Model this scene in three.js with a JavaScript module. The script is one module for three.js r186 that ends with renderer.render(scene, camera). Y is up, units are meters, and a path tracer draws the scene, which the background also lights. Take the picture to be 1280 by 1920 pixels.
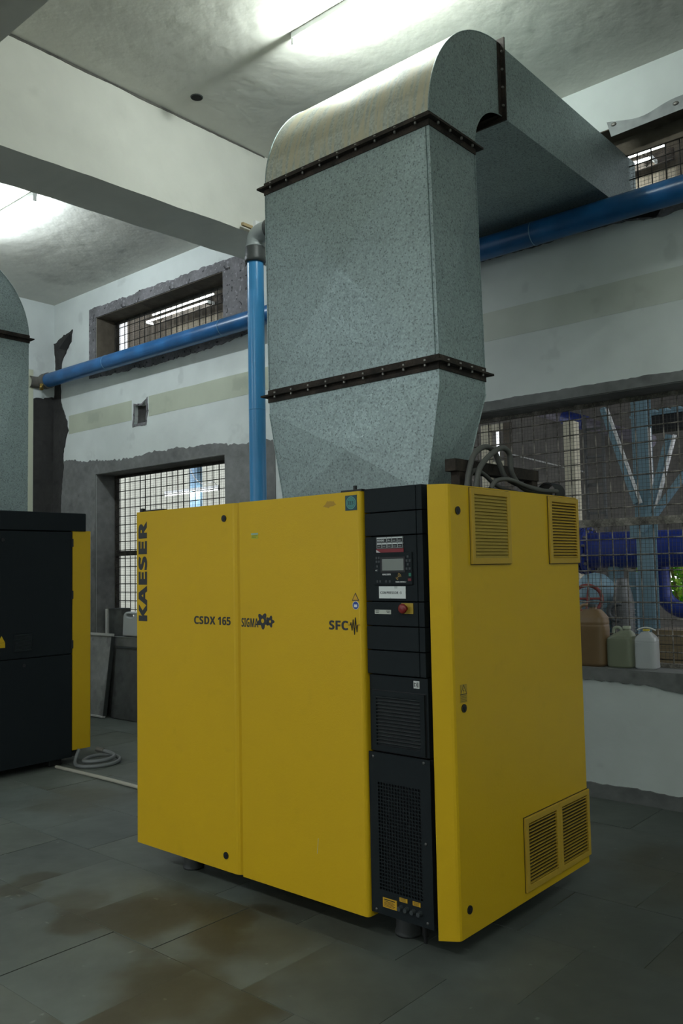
import * as THREE from 'three';
import { mergeGeometries } from 'three/addons/utils/BufferGeometryUtils.js';
import { RoundedBoxGeometry } from 'three/addons/geometries/RoundedBoxGeometry.js';
import { FontLoader } from 'three/addons/loaders/FontLoader.js';

// ------------------------------------------------------------------ camera, sky, exposure
const scene = new THREE.Scene();
const camera = new THREE.PerspectiveCamera(62.24, 1280 / 1920, 0.05, 200);
camera.rotation.order = 'YXZ';
camera.position.set(1.948, 1.6092, 2.867);
camera.rotation.set(0.0667, 0.7156, -0.0192);
const renderer = new THREE.WebGLRenderer({ antialias: true });
renderer.toneMapping = THREE.LinearToneMapping;
renderer.toneMappingExposure = 1.1;
renderer.shadowMap.enabled = true;
scene.background = new THREE.Color(0.90, 0.95, 1.0);           // even overcast sky
scene.backgroundIntensity = 1.7;
const TUBE_POWER = 1.5;                                       // candela per point light, four to a tube
const LAMP_COLOR = new THREE.Color(0.90, 1.0, 0.97), LAMP_BLUISH = new THREE.Color(0.84, 0.94, 1.0);

// ------------------------------------------------------------------ helpers
function rng(seed) { let a = seed >>> 0; return () => { a = (a + 0x6D2B79F5) | 0; let t = Math.imul(a ^ (a >>> 15), 1 | a); t = (t + Math.imul(t ^ (t >>> 7), 61 | t)) ^ t; return ((t ^ (t >>> 14)) >>> 0) / 4294967296; }; }
const hash2 = (x, y, s) => { let h = Math.imul(x | 0, 374761393) ^ Math.imul(y | 0, 668265263) ^ Math.imul(s | 0, 974634777); h = Math.imul(h ^ (h >>> 13), 1274126177); return ((h ^ (h >>> 16)) >>> 0) / 4294967296; };
function noise(x, y, p, s) {                                    // value noise, tileable with period p
  const xi = Math.floor(x), yi = Math.floor(y), fx = x - xi, fy = y - yi, w = (v) => ((v % p) + p) % p;
  const u = fx * fx * (3 - 2 * fx), v = fy * fy * (3 - 2 * fy);
  const a = hash2(w(xi), w(yi), s), b = hash2(w(xi + 1), w(yi), s), c = hash2(w(xi), w(yi + 1), s), d = hash2(w(xi + 1), w(yi + 1), s);
  return a + (b - a) * u + (c - a) * v + (a - b - c + d) * u * v;
}
function fbm(u, v, p, s, oct = 4) { let r = 0, a = 0.5, q = p; for (let i = 0; i < oct; i++) { r += a * noise(u * q, v * q, q, s + i); q *= 2; a *= 0.5; } return r / (1 - Math.pow(0.5, oct)); }
const clamp = (x, a = 0, b = 1) => Math.min(b, Math.max(a, x));
const mix = (a, b, t) => a + (b - a) * t;
const smooth = (a, b, x) => { const t = clamp((x - a) / (b - a)); return t * t * (3 - 2 * t); };
function dataTex(n, fn, size, color = true, m = n) {            // fn(u, v) -> [r, g, b] 0..1 (sRGB when color)
  const d = new Uint8Array(n * m * 4);
  for (let j = 0; j < m; j++) for (let i = 0; i < n; i++) { const c = fn(i / n, j / m), k = (j * n + i) * 4; d[k] = clamp(c[0]) * 255; d[k + 1] = clamp(c[1]) * 255; d[k + 2] = clamp(c[2]) * 255; d[k + 3] = 255; }
  const t = new THREE.DataTexture(d, n, m, THREE.RGBAFormat);
  t.wrapS = t.wrapT = THREE.RepeatWrapping; t.magFilter = t.minFilter = THREE.LinearFilter;
  if (color) t.colorSpace = THREE.SRGBColorSpace;
  if (size) t.repeat.set(1 / size, 1 / size);
  t.needsUpdate = true; return t;
}
function canvasTex(w, h, draw) {
  const c = document.createElement('canvas'); c.width = w; c.height = h; const g = c.getContext('2d'); draw(g, w, h);
  const t = new THREE.CanvasTexture(c); t.colorSpace = THREE.SRGBColorSpace; return t;
}
const std = (color, roughness = 0.6, metalness = 0, more = {}) => new THREE.MeshStandardMaterial({ color, roughness, metalness, ...more });
const phys = (color, roughness, specularIntensity, more = {}) => new THREE.MeshPhysicalMaterial({ color, roughness, metalness: 0, specularIntensity, ...more });
const lin = (r, g, b) => new THREE.Color().setRGB(r, g, b);

function prep(g, keepUV) {
  if (g.index) g = g.toNonIndexed();
  for (const k of Object.keys(g.attributes)) if (!['position', 'normal', 'uv'].includes(k)) g.deleteAttribute(k);
  if (!g.attributes.normal) g.computeVertexNormals();
  if (!keepUV || !g.attributes.uv) {
    const p = g.attributes.position, uv = new Float32Array(p.count * 2), a = new THREE.Vector3(), b = new THREE.Vector3(), c = new THREE.Vector3(), n = new THREE.Vector3();
    for (let i = 0; i < p.count; i += 3) {
      a.fromBufferAttribute(p, i); b.fromBufferAttribute(p, i + 1); c.fromBufferAttribute(p, i + 2);
      n.copy(b).sub(a).cross(c.clone().sub(a)); const ax = Math.abs(n.x), ay = Math.abs(n.y), az = Math.abs(n.z);
      for (let k = 0; k < 3; k++) {
        const x = p.getX(i + k), y = p.getY(i + k), z = p.getZ(i + k);
        uv[(i + k) * 2] = ax > ay && ax > az ? z : x; uv[(i + k) * 2 + 1] = ay >= ax && ay >= az ? z : y;
      }
    }
    g.setAttribute('uv', new THREE.BufferAttribute(uv, 2));
  }
  return g;
}
const used = new Map();
function numbered(name) { const n = used.get(name) ?? 0; used.set(name, n + 1); return n ? `${name}_${String(n).padStart(3, '0')}` : name; }
function mesh(name, geos, mat, parent, keepUV = false) {        // geometries -> ONE named mesh
  const list = (Array.isArray(geos) ? geos : [geos]).map((g) => prep(g, keepUV));
  const m = new THREE.Mesh(list.length > 1 ? mergeGeometries(list) : list[0], mat);
  m.name = parent ? name : numbered(name); m.castShadow = m.receiveShadow = true;
  (parent ?? scene).add(m); return m;
}
function tag(o, label, category, group) { o.userData.label = label; o.userData.category = category; if (group) o.userData.group = group; return o; }
function thing(name, label, category, pos = [0, 0, 0], group) { const g = new THREE.Group(); g.name = numbered(name); g.position.set(...pos); scene.add(g); return tag(g, label, category, group); }
function part(name, parent) { const g = new THREE.Group(); g.name = name; parent.add(g); return g; }
function struct(name) { const g = new THREE.Group(); g.name = name; g.userData.kind = 'structure'; scene.add(g); return g; }
const box = (x0, x1, y0, y1, z0, z1, r = 0) => {
  const w = x1 - x0, h = y1 - y0, d = z1 - z0;
  const g = r ? new RoundedBoxGeometry(w, h, d, 2, Math.min(r, w / 2.01, h / 2.01, d / 2.01)) : new THREE.BoxGeometry(w, h, d);
  return g.translate((x0 + x1) / 2, (y0 + y1) / 2, (z0 + z1) / 2);
};
const V = (x, y, z) => new THREE.Vector3(x, y, z);
function rod(a, b, r, seg = 12) {                               // cylinder between two points
  const A = V(...a), B = V(...b), d = B.clone().sub(A), g = new THREE.CylinderGeometry(r, r, d.length(), seg);
  g.applyQuaternion(new THREE.Quaternion().setFromUnitVectors(V(0, 1, 0), d.normalize())); return g.translate((A.x + B.x) / 2, (A.y + B.y) / 2, (A.z + B.z) / 2);
}
function bar(a, b, w, h) {                                      // rectangular bar between two points
  const A = V(...a), B = V(...b), d = B.clone().sub(A), L = d.length(), m = new THREE.Matrix4().lookAt(B, A, Math.abs(d.y) > 0.99 * L ? V(1, 0, 0) : V(0, 1, 0));
  const g = new THREE.BoxGeometry(w, h, L); g.applyMatrix4(m); return g.translate((A.x + B.x) / 2, (A.y + B.y) / 2, (A.z + B.z) / 2);
}
const tube = (pts, r, n = 60, seg = 12) => new THREE.TubeGeometry(new THREE.CatmullRomCurve3(pts.map((p) => V(...p))), n, r, seg);
const shapeOf = (pts) => new THREE.Shape(pts.map((p) => new THREE.Vector2(p[0], p[1])));
function extrudeXY(shape, z0, z1, bevel = 0) {                  // outline in x, y, from z0 to z1
  return new THREE.ExtrudeGeometry(shape, { depth: z1 - z0 - 2 * bevel, bevelEnabled: bevel > 0, bevelSize: bevel, bevelOffset: -bevel, bevelThickness: bevel, bevelSegments: 2, curveSegments: 24 }).translate(0, 0, z0 + bevel);
}
function extrudeXZ(pts, y0, y1) {                               // plan outline in x, z, from y0 to y1
  const g = new THREE.ExtrudeGeometry(shapeOf(pts.map(([x, z]) => [x, -z])), { depth: y1 - y0, bevelEnabled: false }); return g.rotateX(-Math.PI / 2).translate(0, y0, 0);
}
function extrudeZY(shape, x0, x1, cs = 32) {                    // outline in z, y, from x0 to x1
  const g = new THREE.ExtrudeGeometry(shape, { depth: x1 - x0, bevelEnabled: false, curveSegments: cs }); return g.rotateY(-Math.PI / 2).translate(x1, 0, 0);
}
// outline with broken edges: pts [x, y, straight?]; an edge is roughened unless its first point says straight
function ragged(pts, amp, seed, step = 0.03) {
  const r = rng(seed), out = [];
  for (let i = 0; i < pts.length; i++) {
    const [x0, y0, s] = pts[i], [x1, y1] = pts[(i + 1) % pts.length], L = Math.hypot(x1 - x0, y1 - y0), n = s ? 1 : Math.max(2, Math.round(L / step)), nx = (y1 - y0) / L, ny = -(x1 - x0) / L;
    for (let k = 0; k < n; k++) { const t = k / n, o = k ? (fbm(t * L * 0.5 + 0.13 * seed, seed * 0.37, 8, seed, 3) - 0.5) * 2 * amp + (r() - 0.5) * amp * 0.5 : 0; out.push([x0 + (x1 - x0) * t + nx * o, y0 + (y1 - y0) * t + ny * o]); }
  }
  return out;
}
const font = await new FontLoader().loadAsync('fonts/droid/droid_sans_bold.typeface.json');
const fontR = await new FontLoader().loadAsync('fonts/droid/droid_sans_regular.typeface.json');
function lettering(text, w, h, depth = 0.0012, f = font, bold = 0) {       // flat letters scaled to w x h, lower left corner at 0
  const g = new THREE.ExtrudeGeometry(f.generateShapes(text, 1), { depth, bevelEnabled: bold > 0, bevelSize: bold, bevelThickness: 0.0002, bevelSegments: 1, curveSegments: 6 }); g.computeBoundingBox(); const b = g.boundingBox;
  g.translate(-b.min.x, -b.min.y, 0); g.scale(w / (b.max.x - b.min.x), h / (b.max.y - b.min.y), 1); return g;
}
const sticker = (name, x0, x1, y0, y1, z, mat, parent) => { const g = new THREE.BoxGeometry(x1 - x0, y1 - y0, 0.002); return mesh(name, g.translate((x0 + x1) / 2, (y0 + y1) / 2, z + 0.001), mat, parent, true); };

// ------------------------------------------------------------------ materials
const paintTex = dataTex(512, (u, v) => { const a = fbm(u, v, 4, 3, 5), b = fbm(u, v, 16, 9, 4), s = smooth(0.68, 0.82, fbm(u, v, 12, 21, 4)) * 0.05, k = 0.92 + (a - 0.5) * 0.10 + (b - 0.5) * 0.04 - s; return [k * 0.985, k, k * 0.985]; }, 2.6);
const plasterBump = dataTex(512, (u, v) => { const k = fbm(u, v, 10, 31, 5); return [k, k, k]; }, 1.3, false);
const ceilTex = dataTex(512, (u, v) => { const a = fbm(u, v, 3, 43, 5), b = fbm(u, v, 24, 47, 3), s = smooth(0.62, 0.80, fbm(u, v, 7, 51, 5)) * 0.16, k = 0.90 + (a - 0.5) * 0.10 + (b - 0.5) * 0.04 - s * 0.5; return [k, k * 0.995, k * 0.965]; }, 4.0);
const cementTex = dataTex(512, (u, v) => { const a = fbm(u, v, 4, 61, 5), b = fbm(u, v, 32, 67, 3), s = smooth(0.6, 0.75, fbm(u, v, 8, 71, 4)) * 0.12, k = 0.80 + (a - 0.5) * 0.34 + (b - 0.5) * 0.14 - s; return [k, k, k]; }, 1.7);
const pitTex = dataTex(512, (u, v) => { const a = fbm(u, v, 5, 171, 5), b = fbm(u, v, 40, 173, 3), p = smooth(0.70, 0.80, fbm(u, v, 26, 177, 3)) * 0.45, q = smooth(0.74, 0.80, fbm(u + 0.37, v, 30, 179, 2)) * 0.25, k = 0.80 + (a - 0.5) * 0.30 + (b - 0.5) * 0.16 - p + q; return [k, k, k]; }, 0.9);
const M = {
  wall: std(lin(0.86, 0.88, 0.89), 0.85, 0, { map: paintTex, bumpMap: plasterBump, bumpScale: 0.004 }),
  ceiling: std(lin(0.86, 0.86, 0.84), 0.85, 0, { map: ceilTex, bumpMap: plasterBump, bumpScale: 0.006 }),
  cement: std(lin(0.31, 0.315, 0.31), 0.9, 0, { map: cementTex, bumpMap: plasterBump, bumpScale: 0.012 }),
  violetCement: std(lin(0.29, 0.28, 0.295), 0.9, 0, { map: pitTex, bumpMap: plasterBump, bumpScale: 0.014 }),
  darkCement: std(lin(0.06, 0.058, 0.056), 0.95, 0, { map: cementTex, bumpMap: plasterBump, bumpScale: 0.02 }),
  brownDust: std(lin(0.22, 0.185, 0.14), 0.9, 0, { map: cementTex, bumpMap: plasterBump, bumpScale: 0.01 }),
  olive: std(lin(0.62, 0.64, 0.53), 0.85, 0, { map: paintTex, bumpMap: plasterBump, bumpScale: 0.004 }),
  oliveFaint: std(lin(0.72, 0.735, 0.69), 0.85, 0, { map: paintTex }),
  creamWall: std(lin(0.78, 0.78, 0.62), 0.85, 0, { map: paintTex }),
  blackHole: std(lin(0.012, 0.012, 0.012), 0.95),
};
const yellowTex = dataTex(512, (u, v) => { const a = fbm(u, v, 3, 81, 4), d = smooth(0.70, 0.90, fbm(u, v, 20, 83, 3)) * 0.02, k = 0.96 + (a - 0.5) * 0.04 - d; return [k, k, k * 0.99]; }, 1.9);
const peel = dataTex(256, (u, v) => { const k = fbm(u, v, 48, 91, 2); return [k, k, k]; }, 0.25, false);
M.yellow = phys(lin(0.70, 0.435, 0.010), 0.42, 0.6, { map: yellowTex, bumpMap: peel, bumpScale: 0.00025 });
M.yellowDusty = std(lin(0.56, 0.35, 0.03), 0.6, 0, { map: yellowTex });
M.anthracite = phys(lin(0.0105, 0.0145, 0.017), 0.65, 0.35, { bumpMap: peel, bumpScale: 0.0003 });
M.anthraciteLight = std(lin(0.036, 0.044, 0.048), 0.5);
M.black = std(lin(0.008, 0.008, 0.009), 0.5);
M.blackGloss = std(lin(0.008, 0.008, 0.01), 0.2);
M.letter = std(lin(0.022, 0.024, 0.030), 0.5);
M.screw = std(lin(0.12, 0.12, 0.12), 0.4, 0.8);
M.foot = std(lin(0.05, 0.053, 0.053), 0.6);
// galvanised sheet: spangle cells
const cells = 80;
const spangle = (u, v) => { const x = u * cells, y = v * cells, xi = Math.floor(x), yi = Math.floor(y); let best = 9, id = 0; for (let j = -1; j < 2; j++) for (let i = -1; i < 2; i++) { const cx = ((xi + i) % cells + cells) % cells, cy = ((yi + j) % cells + cells) % cells, dx = xi + i + hash2(cx, cy, 5) - x, dy = yi + j + hash2(cx, cy, 6) - y, d = dx * dx + dy * dy; if (d < best) { best = d; id = hash2(cx, cy, 7); } } return id; };
const spangleIds = new Float32Array(512 * 512); for (let j = 0; j < 512; j++) for (let i = 0; i < 512; i++) spangleIds[j * 512 + i] = spangle(i / 512, j / 512);
const sid = (u, v) => spangleIds[Math.floor(v * 512) * 512 + Math.floor(u * 512)];
const galvMap = dataTex(512, (u, v) => { const c = sid(u, v), a = fbm(u, v, 4, 101, 4), f = fbm(u, v, 64, 103, 2), k = 0.68 + (c - 0.5) * 0.10 + (a - 0.5) * 0.08 + (f - 0.5) * 0.07 - (c < 0.08 ? 0.09 : 0); return [k * 0.935, k, k * 0.995]; }, 0.55);
const galvRough = dataTex(512, (u, v) => { const c = sid(u, v), k = 0.50 + (hash2(Math.floor(c * 9973), 3, 1) - 0.5) * 0.22; return [k, k, k]; }, 0.55, false);
M.galv = std(lin(0.80, 0.84, 0.84), 1.0, 0.55, { map: galvMap, roughnessMap: galvRough });
const dustMap = dataTex(512, (u, v) => { const c = sid(u, v), st = fbm(u * 1.0, v * 0.08, 48, 111, 3), d = smooth(0.35, 0.7, st) * 0.7 + 0.25, k = 0.66 + (c - 0.5) * 0.16; return [mix(k * 0.955, 0.72, d), mix(k, 0.69, d), mix(k * 0.995, 0.60, d)]; }, 0.9);
M.galvDust = std(lin(1.0, 1.0, 0.97), 0.55, 0.2, { map: dustMap });
const rustTex = dataTex(256, (u, v) => { const a = fbm(u, v, 6, 121, 5), b = fbm(u, v, 40, 123, 2), k = 0.7 + (a - 0.5) * 0.7 + (b - 0.5) * 0.35; return [k, k * 0.97, k * 0.93]; }, 0.35);
M.rust = std(lin(0.055, 0.042, 0.034), 0.85, 0.1, { map: rustTex });
M.bolt = std(lin(0.24, 0.23, 0.21), 0.5, 0.6);
M.bluePipe = std(lin(0.018, 0.14, 0.38), 0.3, 0, { map: dataTex(256, (u, v) => { const k = 0.9 + (fbm(u, v, 6, 131, 4) - 0.5) * 0.3; return [k, k, k]; }, 0.8) });
M.blueUpright = std(lin(0.05, 0.27, 0.56), 0.28);
M.greyFitting = std(lin(0.30, 0.33, 0.33), 0.4);
M.darkFitting = std(lin(0.05, 0.055, 0.055), 0.45);
M.brass = std(lin(0.45, 0.30, 0.08), 0.4, 0.8);
M.glue = std(lin(0.20, 0.36, 0.5), 0.7);
M.wood = std(lin(0.42, 0.32, 0.17), 0.8);
M.cable = std(lin(0.085, 0.085, 0.078), 0.6);
M.steelGrey = std(lin(0.20, 0.21, 0.21), 0.55, 0.3, { map: cementTex });
M.paleSheet = std(lin(0.62, 0.63, 0.63), 0.6, 0.1, { map: cementTex });
M.paleEdge = std(lin(0.62, 0.62, 0.60), 0.6);
M.white = std(lin(0.75, 0.75, 0.74), 0.6);
M.lampBody = std(lin(0.75, 0.77, 0.77), 0.5);
M.glow = new THREE.MeshStandardMaterial({ color: 0xffffff, emissive: LAMP_COLOR, emissiveIntensity: 7, roughness: 0.4 });
M.bars = std(lin(0.07, 0.068, 0.062), 0.7, 0.2, { map: rustTex });
M.barsPale = std(lin(0.40, 0.39, 0.37), 0.7, 0.2, { map: rustTex });
M.wire = std(lin(0.055, 0.055, 0.05), 0.7);
M.skyBlue = std(lin(0.15, 0.25, 0.30), 0.55);
M.royal = std(lin(0.014, 0.035, 0.22), 0.4);
M.grime = std(lin(0.20, 0.19, 0.17), 0.9, 0, { map: cementTex });
M.cream = std(lin(0.62, 0.58, 0.44), 0.7);
M.ground = std(lin(0.22, 0.21, 0.19), 0.95, 0, { map: cementTex });

// ------------------------------------------------------------------ the room
const CEIL = 5.03, WZ = -2.78, WT = 0.32, XL = -7.75, XR = 6.2, ZF = 8.2;
// floor: stone slabs in staggered rows
{
  const floor = struct('floor');
  mesh('floor_bed', box(XL - 0.3, XR + 0.3, -0.2, -0.03, WZ - WT, ZF + 0.3), std(lin(0.05, 0.05, 0.048), 0.95), floor);
  const X0 = -8.2, Z0 = -2.9, SX = 12.4, SZ = 6.2, P = 0.565;
  const rows = new Map(); const offs = { 0: -0.02, 1: -0.30, '-1': 0.29, '-2': -0.025 };
  const offOf = (k) => { if (!rows.has(k)) rows.set(k, k in offs ? offs[k] : hash2(k, 3, 77) * P); return rows.get(k); };
  // worn stone with oil stains and shade painted in towards the right, one map over the whole visible floor, laid in world metres
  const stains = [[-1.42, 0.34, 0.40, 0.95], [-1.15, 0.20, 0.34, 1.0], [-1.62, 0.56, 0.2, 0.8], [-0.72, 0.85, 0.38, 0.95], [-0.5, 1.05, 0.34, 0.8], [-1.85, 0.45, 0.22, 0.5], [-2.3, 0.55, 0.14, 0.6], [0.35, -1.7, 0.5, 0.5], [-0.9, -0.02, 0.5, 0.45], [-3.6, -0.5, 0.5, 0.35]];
  const W = 1984, H = 992;
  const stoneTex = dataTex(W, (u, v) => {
    const x = X0 + u * SX, z = Z0 + v * SZ, k = Math.floor((z - 0.03) / P), i = Math.floor((x - offOf(k)) / P), t = hash2(i, k, 13), t2 = hash2(i, k, 17);
    const a = fbm(u * 2 + t, v + t2, 16, 141, 5), b = fbm(u * 2, v, 90, 147, 3), c = fbm(u * 2, v, 9, 151, 4);
    let l = 0.43 + (t - 0.5) * 0.03 + (a - 0.5) * 0.10 + (b - 0.5) * 0.05 + (c - 0.5) * 0.10, warm = (t2 - 0.5) * 0.012;
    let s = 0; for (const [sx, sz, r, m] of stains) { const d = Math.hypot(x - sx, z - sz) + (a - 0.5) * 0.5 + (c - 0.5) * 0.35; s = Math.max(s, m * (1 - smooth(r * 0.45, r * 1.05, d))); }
    l *= 1 - 0.20 * smooth(-0.7, 0.8, x) - 0.10 * smooth(-0.4, 0.5, x + (a - 0.5));  // shade at the right of the floor, painted into the slab tone
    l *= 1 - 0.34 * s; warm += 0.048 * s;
    const sp = smooth(0.90, 0.94, fbm(u * 2, v, 140, 157, 2)) * 0.12; l += sp;
    return [l * 0.965 + warm, l + warm * 0.25, l * 0.955 - warm * 0.9];
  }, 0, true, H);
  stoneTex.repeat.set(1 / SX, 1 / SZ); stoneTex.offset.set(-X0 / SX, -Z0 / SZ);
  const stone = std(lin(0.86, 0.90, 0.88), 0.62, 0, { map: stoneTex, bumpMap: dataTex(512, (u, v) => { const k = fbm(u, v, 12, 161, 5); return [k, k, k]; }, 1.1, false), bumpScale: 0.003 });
  const r = rng(5);
  for (let k = -5; k < 6; k++) {
    const z0 = 0.03 + k * P; if (z0 > 2.9) break;
    for (let i = -15; i < 8; i++) {
      const x0 = offOf(k) + i * P; if (x0 < XL || x0 > 1.9 || x0 + P * 0.3 > 3.5) continue;
      if (x0 + P < -2.6 - 1.9 * (z0 + 2) && z0 > 0.6) continue;      // outside what can be seen
      const dy = (r() - 0.5) * 0.003, j = 0.0014;
      const za = Math.max(z0 + j, WZ), zb = z0 + P - j;
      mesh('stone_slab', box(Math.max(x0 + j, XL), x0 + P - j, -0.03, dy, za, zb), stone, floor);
    }
  }
  const far = std(lin(0.13, 0.14, 0.135), 0.65, 0, { map: cementTex });
  mesh('stone_paving', [box(2.35, XR, -0.03, 0, WZ, ZF), box(XL, 2.35, -0.03, 0, 2.9, ZF)], far, floor).userData.kind = 'stuff';
}
// wall with the four window openings and a broken hole
const WIN = { UL: [-6.8, -4.5, 4.08, 4.67], LL: [-6.8, -4.5, 0.88, 2.78], UR: [-1.8, 0.5, 4.08, 4.67], LR: [-1.8, 0.5, 0.88, 2.80] };
const rectPts = ([x0, x1, y0, y1]) => [[x0, y0], [x1, y0], [x1, y1], [x0, y1]];
const nichePts = ragged([[-6.05, 3.28], [-5.83, 3.27], [-5.80, 3.40], [-5.82, 3.53], [-5.90, 3.48], [-6.03, 3.50]], 0.02, 8);
{
  const wall = struct('wall_back');
  const s = shapeOf([[XL - 0.3, -0.2], [XR + 0.3, -0.2], [XR + 0.3, CEIL + 0.2], [XL - 0.3, CEIL + 0.2]]);
  for (const k in WIN) s.holes.push(new THREE.Path(rectPts(WIN[k]).map((p) => new THREE.Vector2(...p))));
  s.holes.push(new THREE.Path(nichePts.map((p) => new THREE.Vector2(...p))));
  mesh('wall_masonry', extrudeXY(s, WZ - WT, WZ), M.wall, wall);
  const patch = (name, pts, mat, th = 0.008, holes = []) => { const q = shapeOf(pts); for (const h of holes) q.holes.push(new THREE.Path(h.map((p) => new THREE.Vector2(...p)))); return mesh(name, extrudeXY(q, WZ, WZ + th), mat, wall); };
  // rough cement round the openings
  const inset = ([x0, x1, y0, y1]) => rectPts([x0, x1, y0, y1]);
  patch('cement_patch', ragged([[-6.94, 3.95], [-5.5, 3.90], [-4.6, 3.915], [-4.09, 3.955], [-4.085, 4.76, 1], [-4.4, 4.775], [-6.94, 4.79, 1]], 0.03, 11), M.violetCement, 0.01, [inset(WIN.UL)]);
  patch('cement_patch', ragged([[XL, -0.02, 1], [-3.78, -0.02, 1], [-3.78, 2.84], [-4.45, 2.86], [-4.6, 2.90], [-5.6, 2.93], [-6.3, 2.89], [-6.75, 2.93], [-7.1, 2.95], [-7.35, 3.0], [XL, 2.98, 1]], 0.05, 12), M.cement, 0.008, [inset(WIN.LL)]);
  patch('cement_patch', ragged([[-1.95, -0.02, 1], [0.7, -0.02, 1], [0.7, 0.095], [-1.95, 0.10]], 0.018, 14), M.cement, 0.012);
  patch('cement_patch', ragged([[-1.9, 0.80], [-0.3, 0.80], [-0.08, 0.76], [0.12, 0.81], [0.6, 0.80, 1], [0.6, 0.88, 1], [-1.9, 0.88, 1]], 0.028, 15), M.cement, 0.012);
  patch('cement_patch', ragged([[-1.95, 2.80, 1], [0.62, 2.80, 1], [0.62, 2.87], [-1.95, 2.875]], 0.012, 16), M.cement, 0.01);
  patch('cement_patch', ragged([[-0.36, 3.975], [-0.05, 3.93], [0.12, 3.945], [0.62, 3.94, 1], [0.62, 4.08, 1], [-1.8, 4.08, 1], [-1.8, 3.985]], 0.02, 17), M.violetCement, 0.01);
  // broken chase in the corner
  patch('broken_plaster', ragged([[-7.74, 1.6, 1], [-7.60, 1.6], [-7.56, 2.4], [-7.50, 2.96], [-7.52, 3.1], [-7.40, 3.38], [-7.43, 3.5], [-7.58, 3.78], [-7.56, 4.25], [-7.34, 4.48], [-7.31, 4.63], [-7.5, 4.60], [-7.74, 4.53], [-7.70, 4.2], [-7.74, 3.8, 1]], 0.025, 18), M.darkCement, 0.014);
  mesh('broken_hole', extrudeXY(shapeOf(ragged([[-7.60, 4.44], [-7.42, 4.40], [-7.34, 4.52], [-7.36, 4.58]], 0.012, 19)), WZ + 0.012, WZ + 0.018), M.blackHole, wall);
  mesh('broken_hole', extrudeXY(shapeOf(ragged([[-0.32, 3.982], [-0.08, 3.945], [-0.04, 4.0], [-0.1, 4.03], [-0.28, 4.02]], 0.014, 20)), WZ + 0.009, WZ + 0.014), M.blackHole, wall);
  const rimOut = ragged([[-6.07, 3.25], [-5.81, 3.25], [-5.77, 3.40], [-5.79, 3.56], [-5.90, 3.50], [-6.05, 3.52]], 0.02, 22);
  patch('broken_plaster', rimOut, M.violetCement, 0.005, [nichePts]);
  mesh('hole_lining', box(-6.2, -5.65, 3.1, 3.7, WZ - WT + 0.01, WZ - 0.045), M.darkCement, wall);
  // old distemper band on the left, a fainter band on the right
  patch('wall_band', ragged([[-7.40, 3.33], [-6.085, 3.335], [-6.085, 3.563], [-7.40, 3.56]], 0.004, 23, 0.2), M.olive, 0.002);
  patch('wall_band', ragged([[-5.765, 3.337], [-3.2, 3.345], [-3.2, 3.57], [-5.765, 3.565]], 0.004, 29, 0.2), M.olive, 0.002);
  patch('wall_band', ragged([[-2.9, 3.345], [0.9, 3.34], [0.9, 3.57], [-2.9, 3.57]], 0.004, 24, 0.2), M.oliveFaint, 0.002);  // fainter band along the right stretch of wall
  // dusty linings of the openings
  const lining = ([x0, x1, y0, y1], mat) => mesh('opening_lining', [box(x0, x1, y1 - 0.006, y1, WZ - WT, WZ - 0.002), box(x0, x1, y0, y0 + 0.006, WZ - WT, WZ + 0.012), box(x0, x0 + 0.006, y0, y1, WZ - WT, WZ - 0.002), box(x1 - 0.006, x1, y0, y1, WZ - WT, WZ - 0.002)], mat, wall);
  mesh('opening_lining', box(-1.79, 0.49, 4.535, 4.664, WZ - WT + 0.10, WZ - 0.20), M.brownDust, wall);
  lining(WIN.UL, M.brownDust); lining(WIN.UR, M.brownDust); lining(WIN.LL, M.cement); lining(WIN.LR, M.cement);
}
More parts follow.
